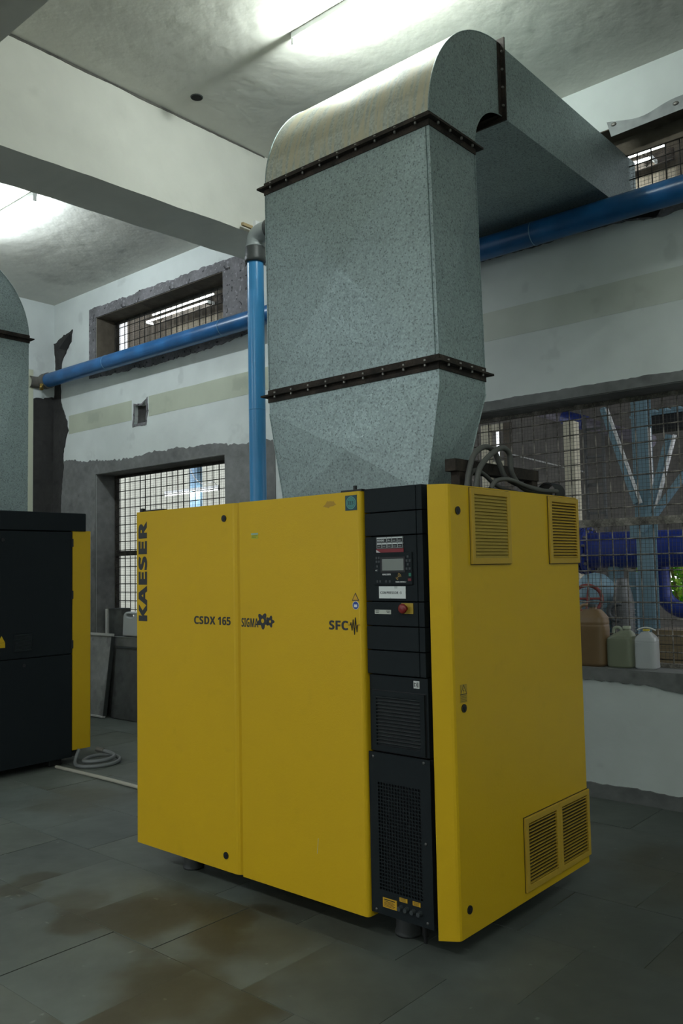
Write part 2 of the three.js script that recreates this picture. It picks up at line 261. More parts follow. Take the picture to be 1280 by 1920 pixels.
{ // the other walls and ceiling, with thickness
  const wl = struct('wall_left');
  mesh('wall_masonry', box(XL - 0.3, XL, -0.2, CEIL + 0.2, WZ, ZF + 0.3), M.wall, wl);
  const g = extrudeZY(shapeOf(ragged([[WZ + 0.01, 0.02, 1], [WZ + 0.28, 0.02, 1], [WZ + 0.28, 3.79], [WZ + 0.15, 3.80], [WZ + 0.01, 3.84, 1]], 0.015, 25)), XL, XL + 0.01);
  mesh('cement_patch', g, M.darkCement, wl);
  mesh('painted_strip', box(XL, XL + 0.006, 0.02, 4.15, WZ + 0.285, WZ + 0.75), M.creamWall, wl);
  const wr = struct('wall_right'); mesh('wall_masonry', box(XR, XR + 0.3, -0.2, CEIL + 0.2, WZ, ZF + 0.3), M.wall, wr);
  const wf = struct('wall_front'); mesh('wall_masonry', [box(XL, -6.2, -0.2, CEIL + 0.2, ZF, ZF + 0.3), box(-1.6, XR, -0.2, CEIL + 0.2, ZF, ZF + 0.3), box(-6.2, -1.6, 3.9, CEIL + 0.2, ZF, ZF + 0.3), box(-6.2, -1.6, -0.2, 0, ZF, ZF + 0.3)], M.wall, wf);
  const d2 = struct('added_door_1'); mesh('added_door_frame', [box(-6.2, -6.12, 0, 3.9, ZF - 0.02, ZF + 0.32), box(-1.68, -1.6, 0, 3.9, ZF - 0.02, ZF + 0.32), box(-6.12, -1.68, 3.82, 3.9, ZF - 0.02, ZF + 0.32)], M.greyFitting, d2);  // unseen doorway, added to let sky light in from the front
  const c = struct('ceiling');
  mesh('ceiling_slab', box(XL - 0.3, XR + 0.3, CEIL, CEIL + 0.2, WZ - WT, ZF + 0.3), M.ceiling, c);
  // main beam from the wall, its underside rising slightly
  const beamShape = (y) => shapeOf([[WZ, CEIL], [ZF, CEIL], [ZF, y(ZF)], [WZ, y(WZ)]]);
  const rise = (z) => 4.33 - 0.027 * z - 0.04;
  const broken = (x, yy, s) => ragged([[WZ, CEIL, 1], [ZF, CEIL, 1], [ZF, yy(ZF)], [WZ, yy(WZ), 1]], 0.006, s, 0.06);
  mesh('ceiling_beam', extrudeZY(shapeOf(broken(0, rise, 26)), -3.47, -2.97), M.ceiling, c);
  mesh('ceiling_beam', extrudeZY(shapeOf(broken(0, rise, 27)), 1.62, 2.12), M.ceiling, c);
  mesh('ceiling_beam', [box(XL, -3.47, 4.285, CEIL, 0.87, 1.32), box(-2.97, 1.62, 4.285, CEIL, 0.87, 1.32), box(2.12, XR, 4.285, CEIL, 0.87, 1.32)], M.ceiling, c);
  // cornice crack between beam and ceiling
  mesh('ceiling_crack', extrudeZY(shapeOf(ragged([[-1.9, CEIL - 0.012], [0.8, CEIL - 0.02], [0.8, CEIL + 0.001, 1], [-1.9, CEIL + 0.001, 1]], 0.006, 28)), -2.971, -2.966), M.grime, c);
}
// window frames, grilles and wire mesh
function windowUnit(n, [x0, x1, y0, y1], transom, mat, sy) {
  const w = struct('window_' + n), z = WZ - WT + 0.05, f = 0.035;
  mesh('window_frame', [box(x0, x0 + f, y0, y1, z - 0.02, z + 0.02), box(x1 - f, x1, y0, y1, z - 0.02, z + 0.02), box(x0 + f, x1 - f, y1 - f, y1, z - 0.02, z + 0.02), box(x0 + f, x1 - f, y0, y0 + f, z - 0.02, z + 0.02)], mat, w);
  if (transom) mesh('transom', box(x0 + f, x1 - f, transom - 0.028, transom + 0.028, z - 0.02, z + 0.022), mat, w);
  const nx = Math.round((x1 - x0) / 0.1), ny = Math.round((y1 - y0) / sy), vert = rod([0, y0 + f, 0], [0, y1 - f, 0], 0.0048, 8), hor = rod([x0 + f, 0, 0], [x1 - f, 0, 0], 0.0048, 8);
  for (let i = 1; i < nx; i++) mesh('grille_bar', vert.clone(), mat, w).position.set(x0 + (x1 - x0) * i / nx, 0, z + 0.006);
  for (let i = 1; i < ny; i++) mesh('grille_bar', hor.clone(), mat, w).position.set(0, y0 + (y1 - y0) * i / ny, z + 0.014);
  const g = [], st = 0.027, t = 0.0009;
  for (let x = x0 + st; x < x1; x += st) g.push(box(x - t, x + t, y0, y1, z - 0.012, z - 0.012 + 2 * t));
  for (let y = y0 + st; y < y1; y += st) g.push(box(x0, x1, y - t, y + t, z - 0.014, z - 0.014 + 2 * t));
  mesh('wire_mesh', g, M.wire, w).userData.kind = 'stuff';
}
windowUnit(1, WIN.LL, 1.84, M.bars, 0.1);
windowUnit(2, WIN.UL, 0, M.bars, 0.1);
windowUnit(3, WIN.LR, 1.905, M.barsPale, 0.11);
windowUnit(4, WIN.UR, 0, M.bars, 0.1);

// ------------------------------------------------------------------ lamps
function tubeLamp(label, x0, x1, y, z, lit = 1, color = LAMP_COLOR, twin = false) {
  const t = thing('tube_lamp', label, 'lamp', [(x0 + x1) / 2, y, z]), L = x1 - x0, h = L / 2;
  mesh('lamp_body', twin ? box(-h, h + 0.14, -0.02, 0.09, -0.16, -0.12, 0.006) : box(-h, h, 0.022, 0.065, -0.022, 0.022, 0.006), twin ? M.rust : M.lampBody, t);
  for (const s of [-1, 1]) mesh('lamp_holder', twin ? box(s > 0 ? h - 0.02 : -h, s > 0 ? h : -h + 0.02, -0.018, 0.018, -0.12, 0.0, 0.004) : box(s > 0 ? h - 0.02 : -h, s > 0 ? h : -h + 0.02, -0.02, 0.03, -0.018, 0.018, 0.004), M.lampBody, t);
  const g = new THREE.CapsuleGeometry(0.013, L - 0.07, 6, 16).rotateZ(Math.PI / 2);
  mesh('glass_tube', g, M.glow, t);
  if (twin) { mesh('glass_tube', g.clone().translate(0.14, 0.072, 0.0), M.glow, t); for (const x of [-h + 0.2, h - 0.1]) mesh('hanger', [box(x - 0.008, x + 0.008, -0.02, 0.32, -0.135, -0.12), box(x - 0.006, x + 0.006, -0.006, 0.078, -0.122, -0.008)], M.rust, t); }
  for (let i = 0; i < 4; i++) { const p = new THREE.PointLight(color, TUBE_POWER * lit); p.position.set(-h + L * (i + 0.5) / 4, -0.032, 0); p.castShadow = true; p.shadow.radius = 1; t.add(p); }
  return t;
}
tubeLamp('glaring tube lamp on the ceiling above the main grey duct', -1.66, -0.44, CEIL - 0.066, -0.9, 0.86);
tubeLamp('tube lamp on the ceiling of the left bay behind the white beam', -6.14, -4.92, CEIL - 0.066, -0.94, 0.95, LAMP_BLUISH);
tubeLamp('tube lamp on the near ceiling towards the left wall, out of the picture', -6.0, -4.78, CEIL - 0.066, 5.3, 1.5, LAMP_BLUISH);
tubeLamp('tube lamp on the near ceiling above the viewer, out of the picture', -1.2, 0.02, CEIL - 0.066, 5.3, 1.4);
tubeLamp('added tube lamp on the ceiling of the right bay, out of the picture', 2.84, 4.06, CEIL - 0.066, -0.9, 0.4);  // unseen lamp, added to light the machine side from the right
tubeLamp('added tube lamp on the near ceiling towards the right wall, out of the picture', 3.2, 4.42, CEIL - 0.066, 5.3, 2.7);  // unseen lamp, added as stronger light on the machine from the near right
{
  const b = thing('ceiling_box', 'small dark round fan box sunk in the ceiling beside the white beam', 'ceiling box', [-2.68, CEIL, -0.95]);
  mesh('box_rim', new THREE.TorusGeometry(0.04, 0.006, 8, 24).rotateX(Math.PI / 2), M.darkFitting, b);
  mesh('box_plate', new THREE.CylinderGeometry(0.04, 0.04, 0.006, 24).translate(0, -0.003, 0), M.blackHole, b);
}

// ------------------------------------------------------------------ main compressor
const TOP = 1.95, BOT = 0.12;
function roundedPlan(x0, x1, z0, z1, r) {                        // plan with the two front corners rounded
  const p = [[x0, z0], [x1, z0]]; for (let i = 0; i <= 5; i++) { const a = i / 5 * Math.PI / 2; p.push([x1 - r + r * Math.cos(a), z1 - r + r * Math.sin(a)]); }
  p.push([x0 + 0.004, z1], [x0, z1 - 0.004]); return p;
}
function louver(name, parent, w, h, m, n, slatMat, holeMat, slope, border = 0.03, proud = 0.012) {   // a framed louvred grille in x, y facing +z, lower left at 0
  const f = part(name, parent), s = shapeOf(rectPts([0, w, 0, h])); s.holes.push(new THREE.Path(rectPts([border, w - border, border, h - border]).map((p) => new THREE.Vector2(...p))));
  mesh('grille_frame', extrudeXY(s, 0, proud, 0.0025), m, f);
  mesh('grille_shadow_line', extrudeXY((() => { const o = shapeOf(rectPts([-0.003, w + 0.003, -0.003, h + 0.003])); o.holes.push(new THREE.Path(rectPts([0.004, w - 0.004, 0.004, h - 0.004]).map((q) => new THREE.Vector2(...q)))); return o; })(), 0.0002, 0.0018), holeMat, f);  // thin dark outline painting dirt and the shadow gap round the frame
  mesh('grille_backing', box(border, w - border, border, h - border, -0.002, 0.001), holeMat, f);
  const hh = h - 2 * border, p = hh / n, sl = new THREE.BoxGeometry(w - 2 * border, 0.0022, p * 1.12).rotateX(slope);
  for (let i = 0; i < n; i++) mesh('louver_slat', sl.clone(), slatMat, f).position.set(w / 2, border + p * (i + 0.5), proud * 0.45);
  return f;
}
const lockGeo = () => [new THREE.CylinderGeometry(0.017, 0.017, 0.006, 20).rotateX(Math.PI / 2), new THREE.CylinderGeometry(0.011, 0.011, 0.009, 3).rotateX(Math.PI / 2)];
const warnTex = canvasTex(64, 96, (g) => { g.fillStyle = '#a88a20'; g.fillRect(0, 0, 64, 96); g.strokeStyle = '#181818'; g.lineWidth = 4; g.fillStyle = '#c9a516'; g.beginPath(); g.moveTo(32, 4); g.lineTo(61, 52); g.lineTo(3, 52); g.closePath(); g.fill(); g.stroke(); g.lineWidth = 3; g.beginPath(); g.moveTo(35, 18); g.lineTo(28, 33); g.lineTo(36, 33); g.lineTo(30, 46); g.stroke(); g.fillStyle = '#6a5a18'; for (let i = 0; i < 4; i++) g.fillRect(6, 60 + i * 9, 44 + (i * 7) % 12, 3); });
const yellowLabelTex = canvasTex(128, 80, (g) => { g.fillStyle = '#c89a1c'; g.fillRect(0, 0, 128, 80); g.fillStyle = '#20190a'; g.fillRect(12, 10, 100, 8); for (let i = 0; i < 5; i++) g.fillRect(12, 26 + i * 10, 84 + (i * 13) % 22, 4); });
const M_warn = std(0xffffff, 0.5, 0, { map: warnTex }), M_ylab = std(0xffffff, 0.5, 0, { map: yellowLabelTex });
{
  const c = thing('air_compressor', 'large yellow screw compressor with dark control column, standing under the main grey duct', 'compressor');
  // inner casing
  mesh('casing', [box(-2.05, -0.44, 0.15, 1.93, -1.17, -0.07), box(-0.44, -0.10, 0.15, 1.945, -1.17, -0.09), box(-0.10, -0.03, 0.15, 1.93, -1.17, -0.12)], M.anthracite, c);
  // panels
  const p1 = mesh('door_panel', extrudeXZ(roundedPlan(-2.09, -1.234, -0.07, 0, 0.042), BOT, TOP), M.yellow, c);
  const p2 = mesh('door_panel', extrudeXZ(roundedPlan(-1.228, -0.434, -0.07, 0, 0.02), BOT, TOP), M.yellow, c);
  const corner = mesh('side_panel', extrudeXZ([[-0.0746, -0.02], [-0.0746, 0], [-0.012, -0.040], [-0.004, -0.047], [0, -0.058], [0, -1.215], [-0.004, -1.222], [-0.03, -1.222], [-0.03, -0.09], [-0.068, -0.05]], BOT, TOP), M.yellow, c);
  // control column: separate plates with gaps
  const seams = [[1.852, 1.957], [1.749, 1.848], [1.466, 1.745], [1.361, 1.462], [1.257, 1.357], [1.153, 1.253]];
  for (const [a, b] of seams) { mesh('fascia_plate', box(-0.428, -0.150, a, b, -0.09, -0.02, 0.003), M.anthracite, c); mesh('fascia_plate', box(-0.147, -0.118, a, b, -0.09, -0.021, 0.002), M.anthracite, c); }
  mesh('fascia_plate', box(-0.428, -0.118, 0.823, 1.148, -0.09, -0.032, 0.002), M.anthracite, c);
  mesh('gap_channel', box(-0.116, -0.076, 0.15, 1.945, -0.09, -0.06), M.black, c);
  // perforated lower plate
  const plate = shapeOf(rectPts([-0.430, -0.108, 0.145, 0.819]));
  const nx = 15, ny = 31, px = 0.2285 / nx, py = 0.452 / ny;
  for (let i = 0; i < nx; i++) for (let j = 0; j < ny; j++) { const x = -0.384 + i * px, y = 0.247 + j * py; plate.holes.push(new THREE.Path([[x, y], [x + px * 0.7, y], [x + px * 0.7, y + py * 0.7], [x, y + py * 0.7]].map((q) => new THREE.Vector2(...q)))); }
  mesh('perforated_plate', extrudeXY(plate, -0.024, -0.018), M.anthracite, c);
  mesh('plate_backing', box(-0.428, -0.112, 0.15, 0.815, -0.09, -0.045), M.black, c);
  for (const [x, y] of [[-0.405, 0.800], [-0.138, 0.805], [-0.138, 0.480], [-0.404, 0.160], [-0.138, 0.165]]) mesh('screw', new THREE.SphereGeometry(0.007, 12, 6).scale(1, 1, 0.5).translate(x, y, -0.017), M.screw, c);
  sticker('label', -0.368, -0.294, 0.178, 0.218, -0.018, M_ylab, c); sticker('label', -0.279, -0.238, 0.221, 0.237, -0.018, M_ylab, c); sticker('label', -0.211, -0.172, 0.221, 0.238, -0.018, M_ylab, c);
  for (const x of [-0.272, -0.241, -0.207, -0.174]) mesh('cable_gland', new THREE.CylinderGeometry(0.009, 0.012, 0.022, 14).rotateX(Math.PI / 2).translate(x, 0.196, -0.009), M.anthraciteLight, c);
  const lg = louver('louver_grille', c, 0.28, 0.255, M.anthracite, 14, M.anthraciteLight, M.black, -0.75, 0.024, 0.010); lg.position.set(-0.412, 0.826, -0.032);
  // small white tag
  sticker('sticker', -0.190, -0.160, 1.104, 1.135, -0.032, std(0xffffff, 0.6, 0, { map: canvasTex(48, 48, (g) => { g.fillStyle = '#c6c8c6'; g.fillRect(0, 0, 48, 48); g.fillStyle = '#333'; g.fillRect(4, 10, 6, 28); g.fillStyle = '#777'; g.fillRect(26, 8, 16, 32); g.strokeStyle = '#333'; g.lineWidth = 3; g.beginPath(); g.arc(16, 24, 9, 0, 6.3); g.stroke(); }) }), c);
  // controller
  const ctl = part('control_panel', c);
  mesh('panel_housing', box(-0.378, -0.170, 1.535, 1.675, -0.022, -0.012, 0.004), M.anthracite, ctl);
  mesh('display', box(-0.328, -0.212, 1.597, 1.647, -0.013, -0.010, 0.001), std(lin(0.20, 0.22, 0.20), 0.25), ctl);
  mesh('display_bezel', extrudeXY((() => { const s = shapeOf(rectPts([-0.336, -0.204, 1.589, 1.655])); s.holes.push(new THREE.Path(rectPts([-0.328, -0.212, 1.597, 1.647]).map((q) => new THREE.Vector2(...q)))); return s; })(), -0.013, -0.0095), M.black, ctl);
  for (const [x, y] of [[-0.358, 1.652], [-0.345, 1.652], [-0.358, 1.636], [-0.345, 1.636], [-0.356, 1.616], [-0.356, 1.598], [-0.190, 1.655], [-0.196, 1.638], [-0.180, 1.638], [-0.190, 1.622], [-0.197, 1.604], [-0.181, 1.604], [-0.355, 1.551], [-0.340, 1.551], [-0.308, 1.551], [-0.288, 1.551]]) mesh('button', box(x - 0.005, x + 0.005, y - 0.005, y + 0.005, -0.013, -0.010, 0.001), M.anthraciteLight, ctl);
  mesh('start_button', box(-0.186, -0.174, 1.572, 1.586, -0.013, -0.009, 0.001), std(lin(0.01, 0.16, 0.10), 0.4), ctl);
  mesh('stop_button', box(-0.190, -0.174, 1.552, 1.563, -0.013, -0.009, 0.001), std(lin(0.16, 0.01, 0.02), 0.4), ctl);
  mesh('status_light', new THREE.SphereGeometry(0.003, 8, 6).translate(-0.360, 1.598, -0.009), M.white, ctl);
  mesh('lettering', lettering('KAESER', 0.045, 0.007, 0.0008).translate(-0.327, 1.577, -0.0118), M.white, ctl);
  mesh('lettering', lettering('SIGMA CONTROL 2', 0.055, 0.005, 0.0008).translate(-0.257, 1.546, -0.0118), M.white, ctl);
  mesh('lettering', [0.008, 0.014, 0.020].map((r) => new THREE.RingGeometry(r - 0.0022, r, 16, 1, 0.2, 1.2).translate(-0.246, 1.567, -0.0115)).concat([0.008, 0.014].map((r) => new THREE.RingGeometry(r - 0.0022, r, 16, 1, 3.4, 1.2).translate(-0.242, 1.571, -0.0115))), M.brass, ctl);
  // print strip over the controller
  const strip = canvasTex(256, 192, (g) => {
    g.fillStyle = '#15181a'; g.fillRect(0, 0, 256, 192); g.fillStyle = '#7a1420'; g.fillRect(0, 142, 256, 50); g.fillStyle = '#b8bcbc'; g.beginPath(); g.moveTo(0, 150); g.lineTo(52, 192); g.lineTo(0, 180); g.fill();
    g.fillStyle = '#c9cdcd'; const cell = (x, y, w) => { g.fillRect(x, y, w, 14); g.strokeStyle = '#c9cdcd'; g.lineWidth = 2; g.strokeRect(x, y, w, 56); };
    cell(8, 10, 92); cell(104, 10, 44); cell(152, 10, 46); cell(202, 10, 46); for (let i = 0; i < 5; i++) cell(8 + i * 49, 76, 44);
    g.font = 'bold 30px sans-serif'; g.fillText('0000', 12, 56); g.fillText('+-', 110, 56); g.font = '15px sans-serif'; for (let i = 0; i < 2; i++) g.fillText('000', 158 + i * 50, 54); for (let i = 0; i < 5; i++) g.fillText('000', 14 + i * 49, 118);
  });
  sticker('print_strip', -0.364, -0.216, 1.672, 1.744, -0.0195, std(0xffffff, 0.5, 0, { map: strip }), c);
  sticker('paper_sign', -0.353, -0.210, 1.478, 1.530, -0.019, std(0xffffff, 0.8, 0, { map: canvasTex(256, 96, (g) => { g.fillStyle = '#d9dcda'; g.fillRect(0, 0, 256, 96); g.fillStyle = '#b9bcba'; g.fillRect(150, 0, 30, 18); g.fillStyle = '#16191c'; g.font = 'bold 27px sans-serif'; g.fillText('COMPRESSOR -3', 12, 60); g.fillStyle = '#9aa'; g.fillRect(108, 88, 3, 8); }) }), c);
  const es = part('emergency_stop', c);
  mesh('stop_plate', box(-0.234, -0.173, 1.414, 1.459, -0.021, -0.016, 0.001), std(lin(0.42, 0.28, 0.03), 0.5), es);
  mesh('stop_knob', new THREE.LatheGeometry([[0, 0.034], [0.012, 0.033], [0.020, 0.028], [0.0215, 0.022], [0.018, 0.017], [0.011, 0.013], [0.011, 0]].map((q) => new THREE.Vector2(...q)), 24).rotateX(Math.PI / 2).translate(-0.210, 1.437, -0.016), std(lin(0.20, 0.012, 0.012), 0.35), es);
  sticker('label', -0.379, -0.291, 1.411, 1.429, -0.0195, std(0xffffff, 0.6, 0, { map: canvasTex(128, 32, (g) => { g.fillStyle = '#b5b8ae'; g.fillRect(0, 0, 128, 32); g.fillStyle = '#333'; g.fillRect(6, 7, 30, 5); g.fillRect(6, 18, 26, 5); g.fillRect(92, 7, 28, 5); g.fillRect(96, 18, 22, 5); }) }), c);
  // door fittings
  for (const [x, y] of [[-1.338, 1.876], [-1.347, 0.196]]) mesh('lock', lockGeo().map((g) => g.translate(x, y, 0.002)), M.black, c);
  mesh('hinge_strip', [box(-2.06, -1.85, 1.951, 1.958, -0.03, -0.005), box(-2.05, -2.03, 1.95, 1.97, -0.02, 0)], M.black, c);
  mesh('hinge_strip', [box(-0.55, -0.43, 1.951, 1.959, -0.03, -0.005), new THREE.CylinderGeometry(0.009, 0.009, 0.02, 10).translate(-0.475, 1.967, -0.016)], M.black, c);
  // lettering on the doors
  mesh('lettering', lettering('KAESER', 0.556, 0.080, 0.0012, font, 0.035).rotateZ(Math.PI / 2).translate(-1.990, 1.338, 0), M.letter, c);
  mesh('lettering', [lettering('CSDX', 0.170, 0.042, 0.0012, font, 0.012).translate(-1.583, 1.335, 0), lettering('165', 0.097, 0.042, 0.0012, font, 0.012).translate(-1.394, 1.335, 0)], M.letter, c);
  const gear = (cx, cy, r, n, hole, tw) => { const pts = []; for (let i = 0; i < n * 8; i++) { const a = i / (n * 8) * Math.PI * 2, q = 1 + 0.26 * Math.cos(n * a + tw); pts.push([cx + r * q * 0.8 * Math.cos(a), cy + r * q * 0.8 * Math.sin(a)]); } const s = shapeOf(pts); const h = new THREE.Path(); h.absarc(cx, cy, hole, 0, Math.PI * 2); s.holes.push(h); return extrudeXY(s, 0, 0.0012); };
  mesh('lettering', [lettering('SIGMA', 0.120, 0.044).translate(-1.215, 1.331, 0), gear(-1.064, 1.364, 0.042, 5, 0.011, 1.2), gear(-1.012, 1.362, 0.030, 5, 0.007, 0)], M.letter, c);
  const wave = [[-0.516, 1.360], [-0.504, 1.360], [-0.500, 1.372], [-0.494, 1.336], [-0.487, 1.385], [-0.480, 1.318], [-0.474, 1.394], [-0.466, 1.330], [-0.462, 1.362], [-0.450, 1.362]].map((q) => [q[0], q[1], 0.0008]);
  mesh('lettering', [lettering('SFC', 0.114, 0.042, 0.0012, font, 0.02).translate(-0.631, 1.336, 0), ...wave.slice(1).map((q, i) => bar(wave[i], q, 0.007, 0.0014))], M.letter, c);
  // stickers
  sticker('sticker', -0.520, -0.453, 1.867, 1.934, 0, std(0xffffff, 0.5, 0, { map: canvasTex(96, 96, (g) => { g.fillStyle = '#15414c'; g.fillRect(0, 0, 96, 96); g.strokeStyle = '#5f9a8c'; g.lineWidth = 5; g.beginPath(); g.arc(48, 48, 38, 0, 6.3); g.stroke(); g.fillStyle = '#3f7d78'; g.beginPath(); g.arc(48, 48, 33, 0, 6.3); g.fill(); g.fillStyle = '#0d2c34'; g.font = 'bold 30px sans-serif'; g.fillText('IE3', 24, 59); }) }), c);
  sticker('sticker', -1.137, -1.088, 1.764, 1.792, 0, std(0xffffff, 0.5, 0, { map: canvasTex(64, 40, (g) => { g.fillStyle = '#b8b020'; g.fillRect(0, 0, 64, 40); g.fillStyle = '#8fb0a0'; g.fillRect(0, 0, 64, 12); g.fillStyle = '#5a7a30'; g.fillRect(6, 18, 50, 4); g.fillRect(6, 28, 40, 4); }) }), c);
  const tri = new THREE.Shape([new THREE.Vector2(-0.493, 1.467), new THREE.Vector2(-0.451, 1.467), new THREE.Vector2(-0.472, 1.503)]);
  mesh('sticker', extrudeXY(tri, 0, 0.0008), M.letter, c);
  mesh('sticker', extrudeXY(shapeOf([[-0.487, 1.4705], [-0.457, 1.4705], [-0.472, 1.496]]), 0, 0.0014), std(lin(0.62, 0.34, 0.02), 0.5), c);
  mesh('sticker', new THREE.CylinderGeometry(0.0185, 0.0185, 0.0016, 28).rotateX(Math.PI / 2).translate(-0.471, 1.447, 0.0008), M.white, c);
  mesh('sticker', new THREE.CylinderGeometry(0.0165, 0.0165, 0.0016, 28).rotateX(Math.PI / 2).translate(-0.471, 1.447, 0.0013), std(lin(0.02, 0.06, 0.28), 0.5), c);
  mesh('sticker', box(-0.480, -0.462, 1.439, 1.451, 0.0016, 0.0026), M.white, c);
  mesh('dried_stain', extrudeXY(shapeOf(ragged([[-0.655, 1.892], [-0.62, 1.885], [-0.575, 1.898], [-0.59, 1.915], [-0.63, 1.918]], 0.008, 33, 0.01)), 0, 0.0006), std(lin(0.42, 0.24, 0.01), 0.5), c);
  mesh('scratch', bar([-0.719, 0.398, 0.0004], [-0.727, 0.330, 0.0004], 0.004, 0.0008), M.cream, c);
  // side panel fittings: built facing +z, turned to face +x
  const side = part('side_fittings', c); side.rotation.y = Math.PI / 2;      // local x = -z
  const vent = (z1, z0, y0, y1, n, slatMat, hole, slope, border) => { const v = louver('vent_grille', side, z1 - z0, y1 - y0, M.yellowDusty, n, slatMat, hole, slope, border); v.position.set(-z1, y0, 0); return v; };
  vent(-0.200, -0.528, 1.617, 1.942, 19, std(lin(0.34, 0.235, 0.03), 0.7), std(lin(0.12, 0.09, 0.02), 0.8), 1.15, 0.026);
  vent(-0.902, -1.218, 1.615, 1.942, 19, M.yellowDusty, M.black, 0.75, 0.026);
  vent(-0.571, -0.896, 0.158, 0.480, 18, M.yellowDusty, M.black, -0.15, 0.028);
  vent(-0.898, -1.219, 0.158, 0.480, 18, M.yellowDusty, M.black, -0.15, 0.026);
  for (const [z, y] of [[-0.108, 1.842], [-0.114, 1.028], [-0.115, 0.224]]) mesh('lock', lockGeo().map((g) => g.translate(-z, y, 0.002)), M.black, side);
  mesh('sticker', new THREE.BoxGeometry(0.048, 0.074, 0.002).translate(0.115, 1.088, 0.001), M_warn, side, true);
  // feet
  for (const [x, z] of [[-0.385, -0.21], [-1.80, -0.16], [-0.385, -1.0], [-1.80, -1.0]]) mesh('foot', new THREE.LatheGeometry([[0, 0], [0.056, 0], [0.058, 0.012], [0.052, 0.03], [0.052, 0.15], [0, 0.15]].map((q) => new THREE.Vector2(...q)), 28).translate(x, 0, z), M.foot, c);
  mesh('drain_pipe', [rod([-0.24, 0.05, -0.14], [-0.24, 0.15, -0.14], 0.014), rod([-0.24, 0.02, -0.14], [-0.24, 0.05, -0.14], 0.008)], M.black, c);
  mesh('skid_rail', [box(-2.02, -0.12, 0.08, 0.15, -0.32, -0.24), box(-2.02, -0.12, 0.08, 0.15, -1.08, -1.0)], M.black, c);
}

// ------------------------------------------------------------------ ducts
function facet(a, b, c, d, out, bulge) {                          // four triangles to a middle that stands out by bulge: a cross-broken sheet
  const m = V(0, 0, 0).add(V(...a)).add(V(...b)).add(V(...c)).add(V(...d)).multiplyScalar(0.25).add(V(...out).multiplyScalar(bulge)), M4 = [m.x, m.y, m.z], p = [];
  for (const [s, t] of [[a, b], [b, c], [c, d], [d, a]]) p.push(...s, ...t, ...M4);
  const g = new THREE.BufferGeometry(); g.setAttribute('position', new THREE.Float32BufferAttribute(p, 3)); g.computeVertexNormals(); return g;
}
function tapered(x0, x1, z0, z1, y0, X0, X1, Z0, Z1, y1, bulge) { // z1 is the front; lower rectangle at y0, upper at y1
  return [facet([x0, y0, z1], [x1, y0, z1], [X1, y1, Z1], [X0, y1, Z1], [0, 0, 1], bulge), facet([x1, y0, z0], [x0, y0, z0], [X0, y1, Z0], [X1, y1, Z0], [0, 0, -1], bulge),
    facet([x1, y0, z1], [x1, y0, z0], [X1, y1, Z0], [X1, y1, Z1], [1, 0, 0], bulge * 0.6), facet([x0, y0, z0], [x0, y0, z1], [X0, y1, Z1], [X0, y1, Z0], [-1, 0, 0], bulge * 0.6)];
}
function flangeRing(parent, x0, x1, z0, z1, y, w, nx, nz) {        // pair of angle irons round a vertical duct, bolted
  const f = part('flange', parent), t = 0.005, bars = [];
  const e = 0.002;
  for (const [ya, yb] of [[y, y + t], [y - t, y]]) bars.push(box(x0 - w, x1 + w, ya, yb, z1, z1 + w), box(x0 - w, x1 + w, ya, yb, z0 - w, z0), box(x1, x1 + w, ya, yb, z0, z1), box(x0 - w, x0, ya, yb, z0, z1));
  for (const s of [1, -1]) { const a = s > 0 ? y + t : y - w, b = s > 0 ? y + w : y - t; bars.push(box(x0 - t, x1 + t, a, b, z1 + e, z1 + t + e), box(x0 - t, x1 + t, a, b, z0 - t - e, z0 - e), box(x1 + e, x1 + t + e, a, b, z0, z1), box(x0 - t - e, x0 - e, a, b, z0, z1)); }
  mesh('angle_iron', bars, M.rust, f);
  const bolt = new THREE.CylinderGeometry(0.0065, 0.0065, 0.034, 6);
  for (let i = 0; i < nx; i++) mesh('bolt', bolt.clone(), M.bolt, f).position.set(x0 + (x1 - x0) * (i + 0.5) / nx, y, z1 + w * 0.62);
  for (let i = 0; i < nz; i++) mesh('bolt', bolt.clone(), M.bolt, f).position.set(x1 + w * 0.62, y, z0 + (z1 - z0) * (i + 0.5) / nz);
  return f;
}
